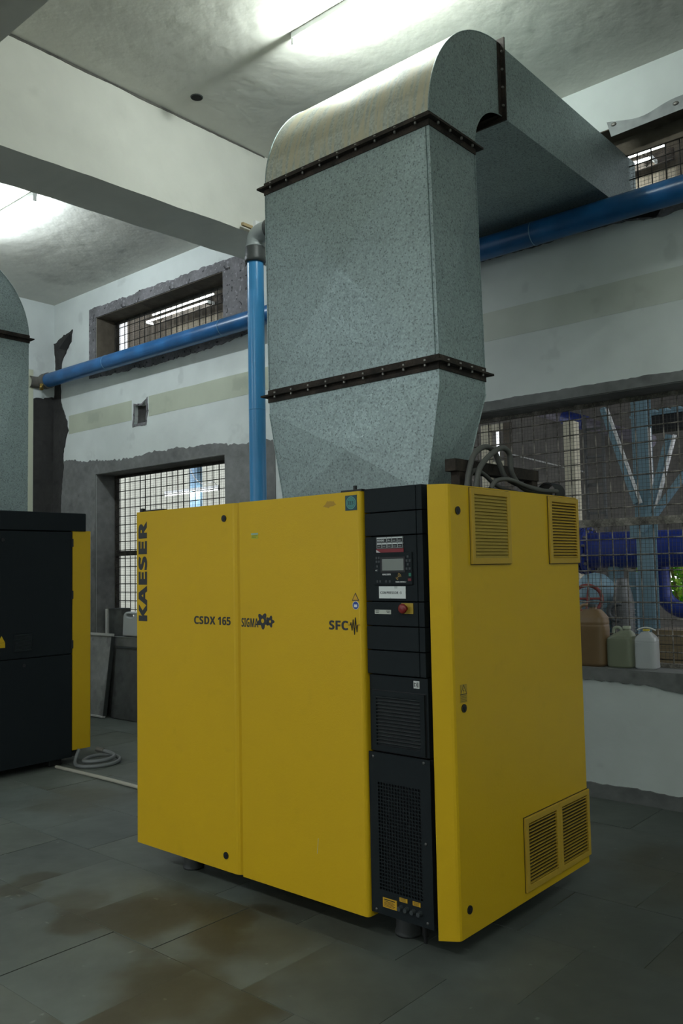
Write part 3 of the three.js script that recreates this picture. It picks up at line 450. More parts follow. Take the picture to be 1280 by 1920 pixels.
function duct(t, zWall, y0 = 1.962, y2 = 3.825, lower = true) {                                 // in the frame of the main compressor; goes back to zWall
  const F = -0.5, B = -0.92, y1 = 2.60;
  // taper up from the machine, then a short straight collar
  if (!lower) mesh('riser', tapered(-1.515, -0.35, B, F, y0, -1.520, -0.361, B, F, y2, 0.026), M.galv, t);
  else mesh('transition', [...tapered(-1.40, -0.428, -0.80, F, 1.962, -1.509, -0.337, B, F, 2.50, 0.03), ...tapered(-1.509, -0.337, B, F, 2.50, -1.509, -0.339, B, F, y1, 0.0)], M.galv, t);
  if (lower) mesh('riser', tapered(-1.509, -0.339, B, F, y1, -1.520, -0.361, B, F, y2, 0.042), M.galv, t);
  // elbow: flat cheeks and wrapped sheets
  const zc = -1.22, R = zc - F, ro = Math.abs(R), ri = Math.abs(zc - B), x0 = -1.520, x1 = -0.361;
  const s = new THREE.Shape(); s.absarc(zc, y2, ro, 0, Math.PI / 2, false); s.absarc(zc, y2, ri, Math.PI / 2, 0, true); s.closePath();
  const cheek = (x) => extrudeZY(s, x - 0.001, x + 0.001, 40);
  mesh('elbow_cheek', cheek(x1), M.galv, t); mesh('elbow_cheek', cheek(x0), M.galv, t);
  const arc = (r, flip) => { const n = 40, p = [], nn = []; for (let i = 0; i < n; i++) { const a = i / n * Math.PI / 2, b = (i + 1) / n * Math.PI / 2, A = [zc + r * Math.cos(a), y2 + r * Math.sin(a)], C = [zc + r * Math.cos(b), y2 + r * Math.sin(b)], na = [0, Math.sin(a), Math.cos(a)], nb = [0, Math.sin(b), Math.cos(b)]; for (const [x, q, m] of [[x0, A, na], [x1, A, na], [x1, C, nb], [x0, A, na], [x1, C, nb], [x0, C, nb]]) { p.push(x, q[1], q[0]); nn.push(m[0] * flip, m[1] * flip, m[2] * flip); } } const g = new THREE.BufferGeometry(); g.setAttribute('position', new THREE.Float32BufferAttribute(p, 3)); g.setAttribute('normal', new THREE.Float32BufferAttribute(nn, 3)); const uv = new Float32Array(p.length / 3 * 2); for (let i = 0; i < p.length / 3; i++) { uv[2 * i] = p[3 * i]; uv[2 * i + 1] = Math.atan2(p[3 * i + 1] - y2, p[3 * i + 2] - zc) * r; } g.setAttribute('uv', new THREE.BufferAttribute(uv, 2)); return g; };
  mesh('elbow_back', arc(ro, 1), M.galvDust, t, true); mesh('elbow_throat', arc(ri, -1), M.galv, t, true);
  // seams
  const seamArc = (r, x) => new THREE.TubeGeometry(new THREE.CatmullRomCurve3([...Array(17)].map((_, i) => V(x, y2 + r * Math.sin(i / 16 * Math.PI / 2), zc + r * Math.cos(i / 16 * Math.PI / 2)))), 48, 0.004, 6);
  mesh('seam', seamArc(ro, x1), M.galv, t); mesh('seam', seamArc(ro, x0), M.galv, t); mesh('seam', seamArc(ri, x1), M.galv, t);
  if (lower) {
  mesh('seam', bar([-0.358, y1 + 0.04, F + 0.002], [-0.380, y2 - 0.04, F + 0.002], 0.012, 0.008), M.galv, t);
  mesh('seam', bar([-0.337, y1 + 0.04, F], [-0.359, y2 - 0.04, F], 0.007, 0.007), M.galv, t);
  mesh('seam', bar([-1.509, y1 + 0.04, F], [-1.520, y2 - 0.04, F], 0.007, 0.007), M.galv, t);
  mesh('seam', bar([-0.560, y1 + 0.25, F + 0.005], [-0.575, y2 - 0.22, F + 0.005], 0.005, 0.006), M.galv, t);
  mesh('seam', bar([-1.509, 2.50, F], [-1.40, 1.965, F], 0.006, 0.006), M.galv, t); mesh('seam', bar([-0.337, 2.50, F], [-0.428, 1.965, F], 0.006, 0.006), M.galv, t);
  mesh('seam', bar([-0.337, 2.50, B], [-0.428, 1.965, -0.80], 0.006, 0.006), M.galv, t); mesh('seam', bar([-0.339, y1, B], [-0.361, y2, B], 0.007, 0.007), M.galv, t);
  }
  // horizontal run
  const yb = y2 + ri, yt = y2 + ro;
  const run = [facet([x1, yb, zc], [x1, yb, zWall], [x1, yt, zWall], [x1, yt, zc], [1, 0, 0], 0.006), facet([x0, yb, zWall], [x0, yb, zc], [x0, yt, zc], [x0, yt, zWall], [-1, 0, 0], 0.006), facet([x0, yt, zc], [x1, yt, zc], [x1, yt, zWall], [x0, yt, zWall], [0, 1, 0], 0.01), facet([x0, yb, zWall], [x1, yb, zWall], [x1, yb, zc], [x0, yb, zc], [0, -1, 0], 0.01)];
  mesh('horizontal_run', run, M.galv, t);
  if (lower) flangeRing(t, -1.509, -0.339, B, F, y1, 0.036, 9, 4);
  flangeRing(t, -1.520, -0.361, B, F, y2, 0.036, 9, 4);
  // flange at the elbow outlet, built upright: ring in x, y
  const f = part('flange', t), w = 0.03, q = 0.005, g = [];
  for (const dz of [0.0, -0.006]) g.push(box(x0 - w, x1 + w, yt, yt + w, zc + dz - q, zc + dz), box(x0 - w, x1 + w, yb - w, yb, zc + dz - q, zc + dz), box(x1, x1 + w, yb, yt, zc + dz - q, zc + dz), box(x0 - w, x0, yb, yt, zc + dz - q, zc + dz));
  for (const sg of [1, -1]) { const a = sg > 0 ? zc : zc - 0.011 - w, b = sg > 0 ? zc + w : zc - 0.011; g.push(box(x0, x1, yt + 0.001, yt + q, a, b), box(x0, x1, yb - q, yb - 0.001, a, b), box(x1 + 0.001, x1 + q, yb, yt, a, b), box(x0 - q, x0 - 0.001, yb, yt, a, b)); }
  mesh('angle_iron', g, M.rust, f);
  const bolt = new THREE.CylinderGeometry(0.0065, 0.0065, 0.034, 6).rotateX(Math.PI / 2);
  for (let i = 0; i < 4; i++) mesh('bolt', bolt.clone(), M.bolt, f).position.set(x1 + w * 0.6, yb + (yt - yb) * (i + 0.5) / 4, zc - 0.005);
}
duct(thing('ventilation_duct', 'tall grey galvanised duct rising from the main yellow compressor and bending to the wall', 'duct'), WZ - WT - 0.05);

// ------------------------------------------------------------------ left compressor with its own duct
{
  const c = thing('air_compressor', 'dark grey compressor at the left edge, a yellow door panel along its back', 'compressor', [-4.58, 0, -1.298]);
  // local: x to -2.09, z from 0 (yellow door side, towards the wall) to +1.22
  mesh('casing', box(-2.06, -0.02, 0.10, 1.96, 0.09, 1.20), M.anthracite, c);
  const side = (z0, z1, y0, y1) => box(-0.03, 0, y0, y1, z0, z1, 0.004);
  mesh('side_door', side(0.186, 1.21, 0.932, 1.968), M.anthracite, c); mesh('side_door', side(0.186, 1.21, 0.065, 0.926), M.anthracite, c);
  mesh('roof_cap', [box(-2.08, 0.012, 1.975, 2.13, 0.06, 1.22, 0.006)], M.anthracite, c);
  mesh('door_panel', extrudeXZ([[-2.09, 0.01], [-2.08, 0], [-0.012, 0], [0, 0.012], [0, 0.182], [-0.02, 0.182], [-0.02, 0.03], [-2.09, 0.03]], 0.12, 1.978), M.yellow, c);
  for (const y of [1.875, 1.43, 1.01]) mesh('hinge', box(0, 0.008, y - 0.035, y + 0.035, 0.178, 0.196, 0.003), M.black, c);
  const lf = part('side_fittings', c); lf.rotation.y = Math.PI / 2;
  const lv = louver('louver_grille', lf, 0.165, 0.155, M.anthracite, 14, M.anthraciteLight, M.anthracite, 0.5, 0.01, 0.006); lv.position.set(-0.715, 0.985, 0);
  mesh('sticker', extrudeXY(shapeOf([[-0.845, 1.07], [-0.785, 1.07], [-0.815, 1.125]]), 0, 0.0012).translate(0, 0, 0.0), M.yellow, lf); mesh('sticker', box(-0.845, -0.785, 1.03, 1.068, 0, 0.0012), M.yellow, lf);
  for (const [z, y] of [[0.81, 1.893], [0.622, 0.873]]) mesh('lock', lockGeo().map((g) => g.scale(0.8, 0.8, 1).translate(-z, y, 0.002)), M.black, lf);
  for (const [x, z] of [[-0.14, 0.29], [-1.9, 0.29], [-0.14, 1.05], [-1.9, 1.05]]) mesh('foot', box(x - 0.06, x + 0.06, 0, 0.1, z - 0.06, z + 0.06, 0.01), M.black, c);
  mesh('skid_rail', [box(-2.0, -0.05, 0.06, 0.11, 0.10, 0.2)], M.black, c);
  const d = thing('ventilation_duct', 'grey duct on the dark compressor, its round elbow cut by the left picture edge', 'duct');
  duct(d, -2.36, 2.132, 3.74, false);
  d.rotation.y = Math.PI; d.position.set(-4.58 - 0.57 - 1.509, 0, -1.298 + 0.29 - 0.5);
}

// ------------------------------------------------------------------ blue pipes
{
  const p = thing('blue_header_pipe', 'long blue pipe running level along the back wall below the upper windows', 'pipe');
  const y = 4.005, z = -2.60, r = 0.085;
  mesh('pipe_length', rod([-7.60, y, z], [-4.3, y, z], r, 32), M.bluePipe, p); mesh('pipe_length', rod([-4.3, y, z], [-0.90, y, z], r, 32), M.bluePipe, p); mesh('pipe_length', rod([-0.90, y, z], [3.2, y, z], r, 32), M.bluePipe, p);
  for (const x of [-4.3, -0.905, -6.3]) mesh('glue_ring', new THREE.TorusGeometry(r + 0.0005, 0.003, 8, 40).rotateY(Math.PI / 2).translate(x, y, z), M.glue, p);
  // end elbow at the left wall
  const e = mesh('pipe_elbow', [rod([-7.66, y, z], [-7.56, y, z], r + 0.012, 24), tube([[-7.60, y, z], [-7.67, y, z + 0.01], [-7.72, y - 0.01, z + 0.06], [-7.735, y - 0.01, z + 0.16]], 0.07, 20, 16)], M.grime, p);
  mesh('clamp', [rod([-7.62, y - 0.11, z + 0.06], [-7.56, y - 0.07, z + 0.10], 0.02), rod([-7.60, y - 0.12, z + 0.09], [-7.54, y - 0.10, z + 0.12], 0.012)], M.brass, p);
  for (const x of [-2.4, 1.9]) mesh('bracket', [box(x - 0.02, x + 0.02, y - 0.115, y - 0.086, WZ + 0.02, z + 0.06), box(x - 0.02, x + 0.02, y - 0.12, y + 0.02, WZ + 0.02, WZ + 0.03)], M.rust, p);
}
{
  const p = thing('blue_upright_pipe', 'bright blue upright pipe with a grey elbow at its top, left of the main duct', 'pipe', [-2.86, 0, -1.68]);
  const r = 0.066;
  mesh('pipe_length', rod([0, 0, 0], [0, 2.86, 0], r, 28), M.blueUpright, p); mesh('pipe_length', rod([0, 2.862, 0], [0, 4.08, 0], r, 28), M.blueUpright, p);
  mesh('pipe_socket', new THREE.LatheGeometry([[r, 4.05], [r + 0.012, 4.04], [r + 0.020, 4.06], [r + 0.020, 4.085], [r + 0.013, 4.095], [r + 0.013, 4.165], [r, 4.17]].map((q) => new THREE.Vector2(...q)), 28), M.darkFitting, p);
  mesh('pipe_elbow', [tube([[0, 4.16, 0], [0, 4.20, 0], [0.02, 4.245, 0], [0.07, 4.268, 0], [0.16, 4.27, 0]], r + 0.008, 30, 24), new THREE.TorusGeometry(r + 0.009, 0.006, 8, 28).rotateX(Math.PI / 2).translate(0, 4.168, 0)], M.greyFitting, p);
  mesh('pipe_socket', [rod([0.16, 4.27, 0], [0.24, 4.27, 0], r + 0.014, 24)], M.darkFitting, p);
  mesh('pipe_length', rod([0.2, 4.27, 0], [0.62, 4.27, 0], 0.06, 24), M.blueUpright, p); mesh('pipe_cap', rod([0.60, 4.27, 0], [0.68, 4.27, 0], r + 0.006, 24), M.darkFitting, p);
  mesh('clamp', [box(0.03, 0.06, 4.28, 4.36, -0.05, 0.05)], M.white, p);
  const s = tag(mesh('wooden_stick', bar([-2.922, 4.357, -1.60], [-2.922, 4.353, -1.93], 0.022, 0.024), M.wood), 'short wooden stick resting on the elbow of the upright blue pipe', 'stick');
}
// metal strip above the right upper window
{
  const t = thing('metal_strip', 'thin bolted metal strip with a wavy upper edge above the right upper window', 'metal strip', [0, 0, WZ]);
  const s = new THREE.Shape(); s.moveTo(-0.372, 4.60); s.lineTo(0.62, 4.63); s.lineTo(0.62, 4.76); s.bezierCurveTo(0.4, 4.74, 0.2, 4.71, 0.10, 4.71); s.bezierCurveTo(-0.02, 4.71, -0.08, 4.66, -0.18, 4.668); s.bezierCurveTo(-0.26, 4.675, -0.32, 4.70, -0.40, 4.715); s.closePath();
  mesh('strip_plate', extrudeXY(s, 0.011, 0.015), std(lin(0.50, 0.53, 0.53), 0.6, 0.3, { map: cementTex }), t);
  for (const [x, y] of [[-0.35, 4.682], [0.08, 4.668], [0.5, 4.70]]) mesh('bolt', new THREE.SphereGeometry(0.017, 14, 8).scale(1.2, 0.8, 0.6).translate(x, y, 0.017), M.bolt, t);
}

// ------------------------------------------------------------------ on top of the main machine
{
  const b = thing('support_bar', 'dark steel channel on legs on top of the yellow machine behind the duct', 'support bar', [0, 0, 0]);
  mesh('channel', [box(-0.26, -0.20, 2.050, 2.108, -1.205, -0.41, 0.003)], M.rust, b);
  mesh('leg', box(-0.255, -0.205, 1.951, 2.051, -1.20, -1.14, 0.003), M.rust, b); mesh('leg', box(-0.255, -0.205, 1.951, 2.051, -0.50, -0.45, 0.003), M.rust, b);
  // machine roof sheet carries them
  const paths = [
    [[1.963, -0.445], [2.055, -0.472], [2.134, -0.522], [2.176, -0.619], [2.160, -0.701], [2.100, -0.748], [2.050, -0.785], [2.020, -0.888], [2.005, -1.051], [1.995, -1.20]],
    [[1.963, -0.470], [2.058, -0.508], [2.129, -0.602], [2.178, -0.727], [2.155, -0.787], [2.067, -0.801], [2.014, -0.86], [1.985, -0.95], [1.976, -1.06], [1.98, -1.20]],
    [[1.963, -0.500], [2.030, -0.502], [2.061, -0.55], [2.042, -0.635], [2.010, -0.707], [1.985, -0.806], [1.972, -0.95], [1.965, -1.1], [1.965, -1.20]],
    [[1.963, -0.535], [2.000, -0.58], [2.018, -0.66], [2.016, -0.745], [2.000, -0.85], [1.985, -1.0], [1.99, -1.2]]];
  const lab = ['grey cable in the tallest leftmost loop above the yellow machine', 'grey cable in the second tall loop, nearer the right window', 'grey cable in the small low loop above the vent', 'grey cable lying lowest along the machine top'];
  paths.forEach((q, i) => tag(mesh('cable', tube(q.map(([y, z]) => [-0.15 + 0.016 * (i % 2 ? 1 : -1) * (i > 2 ? 3.4 : i > 1 ? 2 : 1), y, z]), i < 2 ? 0.0135 : 0.011, 80, 10), M.cable), lab[i], 'cable', 'power cables on the machine'));
  const gl = thing('cable_duct_mouth', 'short black pipe mouth on the machine top where the grey cables enter', 'conduit', [-0.155, 1.975, -1.22]);
  mesh('mouth_pipe', new THREE.LatheGeometry([[0.048, 0], [0.055, 0], [0.055, 0.10], [0.048, 0.10], [0.048, 0]].map((q) => new THREE.Vector2(...q)), 28).rotateX(-Math.PI / 2).translate(0, 0.012, 0.02), M.black, gl);
}

// ------------------------------------------------------------------ things on the sills and floor
function jugShape(t, w, d, h, neckR, neckH, neckX, mat, capMat, ribs, open) {  // blow-moulded can: rounded body, sloping shoulder, neck
  const n = 40, rows = [[0, 0.86], [0.02, 0.95], [0.05, 1], [0.70, 1], [0.78, 0.98], [0.86, 0.88], [0.93, 0.66], [1.0, 0.42]], pos = [], idx = [];
  const fine = []; for (let i = 0; i + 1 < rows.length; i++) for (let k = 0; k < 8; k++) { const s = k / 8; fine.push([mix(rows[i][0], rows[i + 1][0], s), mix(rows[i][1], rows[i + 1][1], s)]); } fine.push(rows[rows.length - 1]);
  for (const [hh, sc] of fine) for (let k = 0; k < n; k++) { const a = k / n * Math.PI * 2, e = 0.55, cx = Math.sign(Math.cos(a)) * Math.pow(Math.abs(Math.cos(a)), e), cz = Math.sign(Math.sin(a)) * Math.pow(Math.abs(Math.sin(a)), e), rb = ribs ? 1 - 0.018 * (0.5 + 0.5 * Math.cos(hh * h / ribs * Math.PI * 2)) * (hh < 0.75 ? 1 : 0) : 1, sh = smooth(0.74, 1, hh); pos.push(cx * w / 2 * sc * rb + neckX * sh * 0.8, hh * h, cz * d / 2 * sc * rb); }
  for (let i = 0; i + 1 < fine.length; i++) for (let k = 0; k < n; k++) { const a = i * n + k, b = i * n + (k + 1) % n; idx.push(a, a + n, b, b, a + n, b + n); }
  const c0 = pos.length / 3; pos.push(0, 0, 0, neckX, h, 0); const top = (fine.length - 1) * n; for (let k = 0; k < n; k++) { idx.push(c0, k, (k + 1) % n); idx.push(c0 + 1, top + (k + 1) % n, top + k); }
  const g = new THREE.BufferGeometry(); g.setAttribute('position', new THREE.Float32BufferAttribute(pos, 3)); g.setIndex(idx); g.computeVertexNormals();
  mesh('jug_body', g, mat, t);
  if (neckH) { mesh('neck', new THREE.CylinderGeometry(neckR * 0.9, neckR, neckH, 20).translate(neckX, h + neckH / 2, 0), mat, t); mesh('cap', new THREE.CylinderGeometry(neckR * 1.15, neckR * 1.2, neckH * 0.9, 20).translate(neckX, h + neckH * 1.15, 0), capMat, t); }
}
const jugMat = (r, g, b, tr) => new THREE.MeshPhysicalMaterial({ color: lin(r, g, b), roughness: 0.45, transmission: tr, thickness: 0 });
{
  const S = WIN.LR[2] + 0.006;
  const a = thing('oil_can', 'big brown plastic can, dark oil in its bottom, beside the yellow machine', 'jug', [-0.745, S, -2.92]);
  jugShape(a, 0.27, 0.17, 0.40, 0.028, 0.022, 0.03, jugMat(0.30, 0.19, 0.09, 0.35), M.darkFitting, 0.075);
  mesh('oil', box(-0.10, 0.10, 0.008, 0.10, -0.062, 0.062, 0.02), std(lin(0.05, 0.03, 0.015), 0.3), a);
  mesh('handle', tube([[-0.09, 0.36, 0.0], [-0.05, 0.425, 0], [0.0, 0.428, 0]], 0.011, 20, 8), jugMat(0.40, 0.26, 0.14, 0.2), a);
  const b = thing('water_can', 'pale greenish plastic can with a moulded handle, middle of the three on the sill', 'jug', [-0.515, S, -2.92]);
  jugShape(b, 0.185, 0.13, 0.255, 0.024, 0.02, 0.045, jugMat(0.34, 0.37, 0.26, 0.4), jugMat(0.46, 0.50, 0.38, 0.1), 0);
  mesh('handle', tube([[-0.055, 0.235, 0], [-0.045, 0.268, 0], [-0.015, 0.275, 0], [0.015, 0.255, 0]], 0.011, 24, 8), jugMat(0.46, 0.50, 0.38, 0.2), b);
  const c = thing('water_bottle', 'clear ribbed plastic bottle with a yellow cap at the right of the sill group', 'bottle', [-0.333, S, -2.92]);
  jugShape(c, 0.15, 0.13, 0.25, 0.02, 0.012, 0.0, new THREE.MeshPhysicalMaterial({ color: lin(0.78, 0.80, 0.80), roughness: 0.18, transmission: 0.5, thickness: 0 }), std(lin(0.55, 0.42, 0.03), 0.5), 0.026);
  mesh('strap_handle', tube([[-0.065, 0.262, 0], [-0.02, 0.278, 0], [0.02, 0.278, 0], [0.065, 0.262, 0]], 0.005, 20, 8), M.paleEdge, c);
}
{ // things near the left window
  const s = thing('leaning_sheet', 'pale grey framed metal sheet leaning against the wall below the left window', 'sheet', [-6.335, 0.006, -2.565]);
  s.rotation.x = -0.13;
  mesh('sheet_plate', box(-0.95, -0.01, 0.0, 0.93, -0.02, 0, 0.002), M.paleSheet, s);
  mesh('edge_strip', box(-0.95, 0, 0.90, 0.93, -0.03, 0.014, 0.003), M.paleEdge, s); mesh('edge_strip', box(-0.95, 0, 0.0, 0.022, -0.03, 0.012, 0.003), M.paleEdge, s);
  mesh('edge_strip', box(-0.012, 0.0, 0.022, 0.90, -0.045, 0.002, 0.003), M.darkFitting, s);
  const k = thing('leaning_sheet', 'dark grey sheet leaning on the wall behind the pale framed sheet and the yellow machine', 'sheet', [-6.30, 0.006, -2.64]);
  k.rotation.x = -0.10;
  mesh('sheet_plate', box(0, 1.2, 0, 0.79, -0.025, 0, 0.003), M.steelGrey, k); mesh('edge_strip', box(0, 1.2, 0.77, 0.79, -0.03, 0.012, 0.003), M.darkFitting, k);
  const j = thing('grey_can', 'grey white plastic can with a handle hole, standing on the left window sill', 'jug', [-6.16, WIN.LL[2] + 0.013, -2.855]);
  const sh = new THREE.Shape(); sh.moveTo(-0.16, 0); sh.lineTo(0.2, 0); sh.lineTo(0.2, 0.2); sh.quadraticCurveTo(0.19, 0.27, 0.10, 0.275); sh.lineTo(-0.08, 0.275); sh.quadraticCurveTo(-0.14, 0.27, -0.145, 0.2); sh.closePath();
  const ho = new THREE.Path(); ho.absellipse(-0.01, 0.232, 0.07, 0.018, 0, Math.PI * 2); sh.holes.push(ho);
  mesh('can_body', extrudeXY(sh, -0.05, 0.05, 0.015), std(lin(0.62, 0.65, 0.66), 0.45), j);
  const d = thing('tin_drum', 'open grey tin container standing on the sill of the left window', 'container', [-6.55, WIN.LL[2] + 0.006, -2.93]);
  mesh('drum_wall', new THREE.LatheGeometry([[0, 0.0], [0.10, 0.0], [0.102, 0.01], [0.102, 0.30], [0.108, 0.305], [0.108, 0.312], [0.098, 0.312], [0.098, 0.012], [0, 0.012]].map((q) => new THREE.Vector2(...q)), 40).scale(1.5, 1, 1), M.steelGrey, d);
  mesh('corner_strip', box(-0.158, -0.12, 0.0, 0.305, 0.03, 0.09, 0.004), M.paleEdge, d);
}
{ // hoses on the floor
  const h = thing('hose_coil', 'loosely coiled grey hose on the floor beside the dark compressor', 'hose', [0, 0, 0]);
  const hm = std(lin(0.19, 0.20, 0.20), 0.4), pts = [[-4.545, 0.125, -1.16], [-4.535, 0.07, -1.125], [-4.48, 0.025, -1.085], [-4.40, 0.017, -1.085], [-4.31, 0.017, -1.15], [-4.27, 0.018, -1.27], [-4.30, 0.022, -1.38], [-4.38, 0.03, -1.44], [-4.47, 0.045, -1.42], [-4.52, 0.05, -1.34], [-4.50, 0.05, -1.22], [-4.43, 0.048, -1.13], [-4.36, 0.048, -1.16], [-4.31, 0.05, -1.26], [-4.34, 0.055, -1.36], [-4.42, 0.065, -1.40], [-4.50, 0.085, -1.37]];
  mesh('hose_tube', tube(pts, 0.016, 240, 10), hm, h);
  const e = pts[pts.length - 1], q = pts[pts.length - 2];
  mesh('hose_end', rod(e, [e[0] + (e[0] - q[0]) * 0.9, e[1] + 0.01, e[2] + (e[2] - q[2]) * 0.9], 0.021), M.bolt, h);
  tag(mesh('floor_hose', tube([[-4.56, 0.016, -0.955], [-4.2, 0.016, -0.966], [-3.8, 0.016, -0.974], [-3.4, 0.016, -0.968], [-2.6, 0.016, -0.96], [-1.95, 0.016, -0.95]], 0.014, 80, 10), std(lin(0.42, 0.40, 0.33), 0.6)), 'straight pale hose lying on the floor between the two compressors', 'hose');
}

// ------------------------------------------------------------------ outside the windows
{
  const g = struct('ground_outside'); mesh('ground_slab', [box(-26, 20, -0.3, -0.02, -22, WZ - WT), box(XR + 0.3, 20, -0.3, -0.02, WZ - WT, 24), box(-26, XR + 0.3, -0.3, -0.02, ZF + 0.3, 24)], M.ground, g);
  const roof = struct('unseen_shed_roof'); mesh('roof_sheet', box(-8.4, 0.9, 5.5, 5.58, -9.7, WZ - WT), M.grime, roof);  // unseen roof, sized to keep the shed dim and let sky in rightward
  const back = struct('shed_wall');
  const s = shapeOf([[-8.4, 0], [3, 0], [3, 5.5], [-8.4, 5.5]]);
  s.holes.push(new THREE.Path(rectPts([-3.12, -1.7, 1.02, 1.54]).map((q) => new THREE.Vector2(...q)))); s.holes.push(new THREE.Path(rectPts([-5.45, -5.28, 3.1, 3.9]).map((q) => new THREE.Vector2(...q))));
  mesh('wall_masonry', extrudeXY(s, -9.7, -9.5), M.grime, back);
  mesh('wall_beam', box(-8.4, 3, 4.25, 4.65, -9.5, -9.2), M.ceiling, back);
  const lw = struct('far_wall'); mesh('wall_masonry', box(-26, -8.6, 0, 5.2, -10.4, -10.1), std(lin(0.72, 0.70, 0.62), 0.9, 0, { map: paintTex }), lw);
  // cladding sheets high behind the upper windows
  const clad = struct('high_cladding'); const wv = (x0) => { const pts = []; for (let i = 0; i <= 24; i++) pts.push([x0 + i * 0.04, -4.75 + 0.012 * Math.sin(i * Math.PI / 2)]); for (let i = 24; i >= 0; i--) pts.push([x0 + i * 0.04, -4.752 + 0.012 * Math.sin(i * Math.PI / 2) - 0.003]); return pts; };
  for (let i = 0; i < 11; i++) mesh('cladding_sheet', extrudeXZ(wv(-9.0 + i * 0.965), 4.35, 5.5), M.brownDust, clad);
}
tubeLamp('lit tube lamp outside, seen through the left upper window', -7.95, -6.58, 5.18, -4.33, 0.25, LAMP_COLOR, true);
tubeLamp('lit tube lamp outside, seen through the right upper window', -1.95, -0.70, 5.18, -4.45, 0.25, LAMP_COLOR, true);
{ const l = tubeLamp('lit tube lamp with a sagging wire outside, seen through the left lower window', -9.82, -8.42, 2.92, -6.08, 0.2); mesh('sagging_wire', tube([[0.02, 0.38, 0.03], [0.17, 0.22, 0.06], [0.42, 0.10, 0.08], [0.62, 0.12, 0.06], [0.66, 0.05, 0.0]], 0.008, 40, 6), M.white, l); }
{
  const z = -5.5;
  const col = thing('steel_column', 'pale blue steel column outside the right lower window, carrying two braces', 'column', [-1.31, 0, z]);
  mesh('column_shaft', [box(-0.08, 0.08, -0.02, 5.5, 0.045, 0.06), box(-0.08, 0.08, -0.02, 5.5, -0.06, -0.045), box(-0.012, 0.012, -0.02, 5.5, -0.045, 0.045)], M.skyBlue, col);
  mesh('brace', bar([-0.36, 3.2, 0.07], [-0.05, 2.2, 0.07], 0.09, 0.05), M.skyBlue, col); mesh('brace', bar([0.30, 2.85, 0.07], [0.04, 2.0, 0.07], 0.08, 0.05), M.skyBlue, col);
  mesh('brace', bar([0.55, 2.6, 0.09], [0.0, 1.92, 0.09], 0.09, 0.05), M.skyBlue, col); mesh('painted_daylight_bar', [bar([-0.315, 3.19, 0.10], [0.0, 2.2, 0.10], 0.018, 0.03), box(0.082, 0.095, 1.98, 2.95, 0.0, 0.062), bar([0.36, 2.84, 0.10], [0.12, 2.05, 0.10], 0.05, 0.02)], M.white, col); mesh('gusset', box(-0.14, 0.14, 1.86, 2.02, 0.06, 0.07), M.skyBlue, col);  // white bars paint in the daylight that falls on the brace flanges
  const tp = tag(mesh('steel_post', [box(-1.535, -1.465, 0, 1.52, -5.63, -5.57, 0.004), box(-1.56, -1.44, -0.02, 0.012, -5.66, -5.54)], M.skyBlue), 'short thin pale blue post left of the tall blue column', 'post');
  const tr = thing('roof_truss', 'dark roof truss with pale blue edge high outside the right window', 'truss', [0, 0, -6.0]);
  mesh('truss_beam', box(-1.56, 0.9, 2.98, 3.14, -0.1, 0.1, 0.004), M.black, tr);
  mesh('truss_flange', box(-1.58, 0.9, 3.14, 3.165, -0.13, 0.13), M.skyBlue, tr);
  for (let i = 0; i < 9; i++) mesh('truss_plate', box(-1.54 + i * 0.13, -1.47 + i * 0.13, 3.165, 3.215, -0.08, 0.1, 0.002), M.skyBlue, tr);
  mesh('truss_leg', box(0.7, 0.85, 0, 2.98, -0.08, 0.08), M.skyBlue, tr);
  const bp = thing('blue_main_pipe', 'fat dark blue flanged pipe lying level outside the right lower window', 'pipe', [0, 1.755, -6.0]);
  mesh('pipe_length', rod([-2.12, 0, 0], [-1.62, 0, 0], 0.195, 36), M.royal, bp); mesh('pipe_length', rod([-1.618, 0, 0], [1.6, 0, 0], 0.192, 36), M.royal, bp);
  for (const x of [-2.15, -2.21]) mesh('pipe_flange', rod([x - 0.02, 0, 0], [x + 0.02, 0, 0], 0.26, 36), M.royal, bp);
  for (let i = 0; i < 14; i++) { const a = i / 14 * Math.PI * 2; mesh('bolt', rod([-2.26, 0.23 * Math.cos(a), 0.23 * Math.sin(a)], [-2.10, 0.23 * Math.cos(a), 0.23 * Math.sin(a)], 0.016, 8), M.bolt, bp); }
  mesh('pipe_branch', tube([[-1.42, -0.1, -0.12], [-1.42, -0.35, -0.16], [-1.40, -0.52, -0.18], [-1.28, -0.63, -0.18], [-1.0, -0.66, -0.18], [0.2, -0.66, -0.18]], 0.085, 50, 18), M.royal, bp);
  mesh('pipe_stand', [box(-1.9, -1.8, -1.76, -0.18, -0.08, 0.08), box(0.3, 0.4, -1.76, -0.18, -0.08, 0.08)], M.skyBlue, bp);
  const va = thing('gate_valve', 'pale blue valve body with a red hand wheel below the fat blue pipe', 'valve', [-1.80, 0, -5.35]);
  mesh('valve_body', new THREE.LatheGeometry([[0.0, 0.0], [0.2, 0.0], [0.2, 0.04], [0.12, 0.1], [0.12, 0.7], [0.2, 0.78], [0.24, 1.0], [0.24, 1.25], [0.18, 1.42], [0.1, 1.5], [0.0, 1.52]].map((q) => new THREE.Vector2(...q)), 32), M.skyBlue, va);
  mesh('valve_neck', rod([0.02, 1.2, 0.1], [0.06, 1.26, 0.34], 0.05, 16), M.skyBlue, va);
  mesh('hand_wheel', [new THREE.TorusGeometry(0.135, 0.018, 10, 36).rotateX(-0.3).rotateY(0.4).translate(0.08, 1.27, 0.36), rod([-0.05, 1.27, 0.40], [0.21, 1.27, 0.32], 0.011, 8), rod([0.08, 1.40, 0.32], [0.08, 1.14, 0.40], 0.011, 8)], std(lin(0.16, 0.025, 0.02), 0.6), va);
  const mo = thing('pump_motor', 'dark grey finned motor standing beside the pale blue valve outside', 'motor', [-1.45, 0, -5.2]);
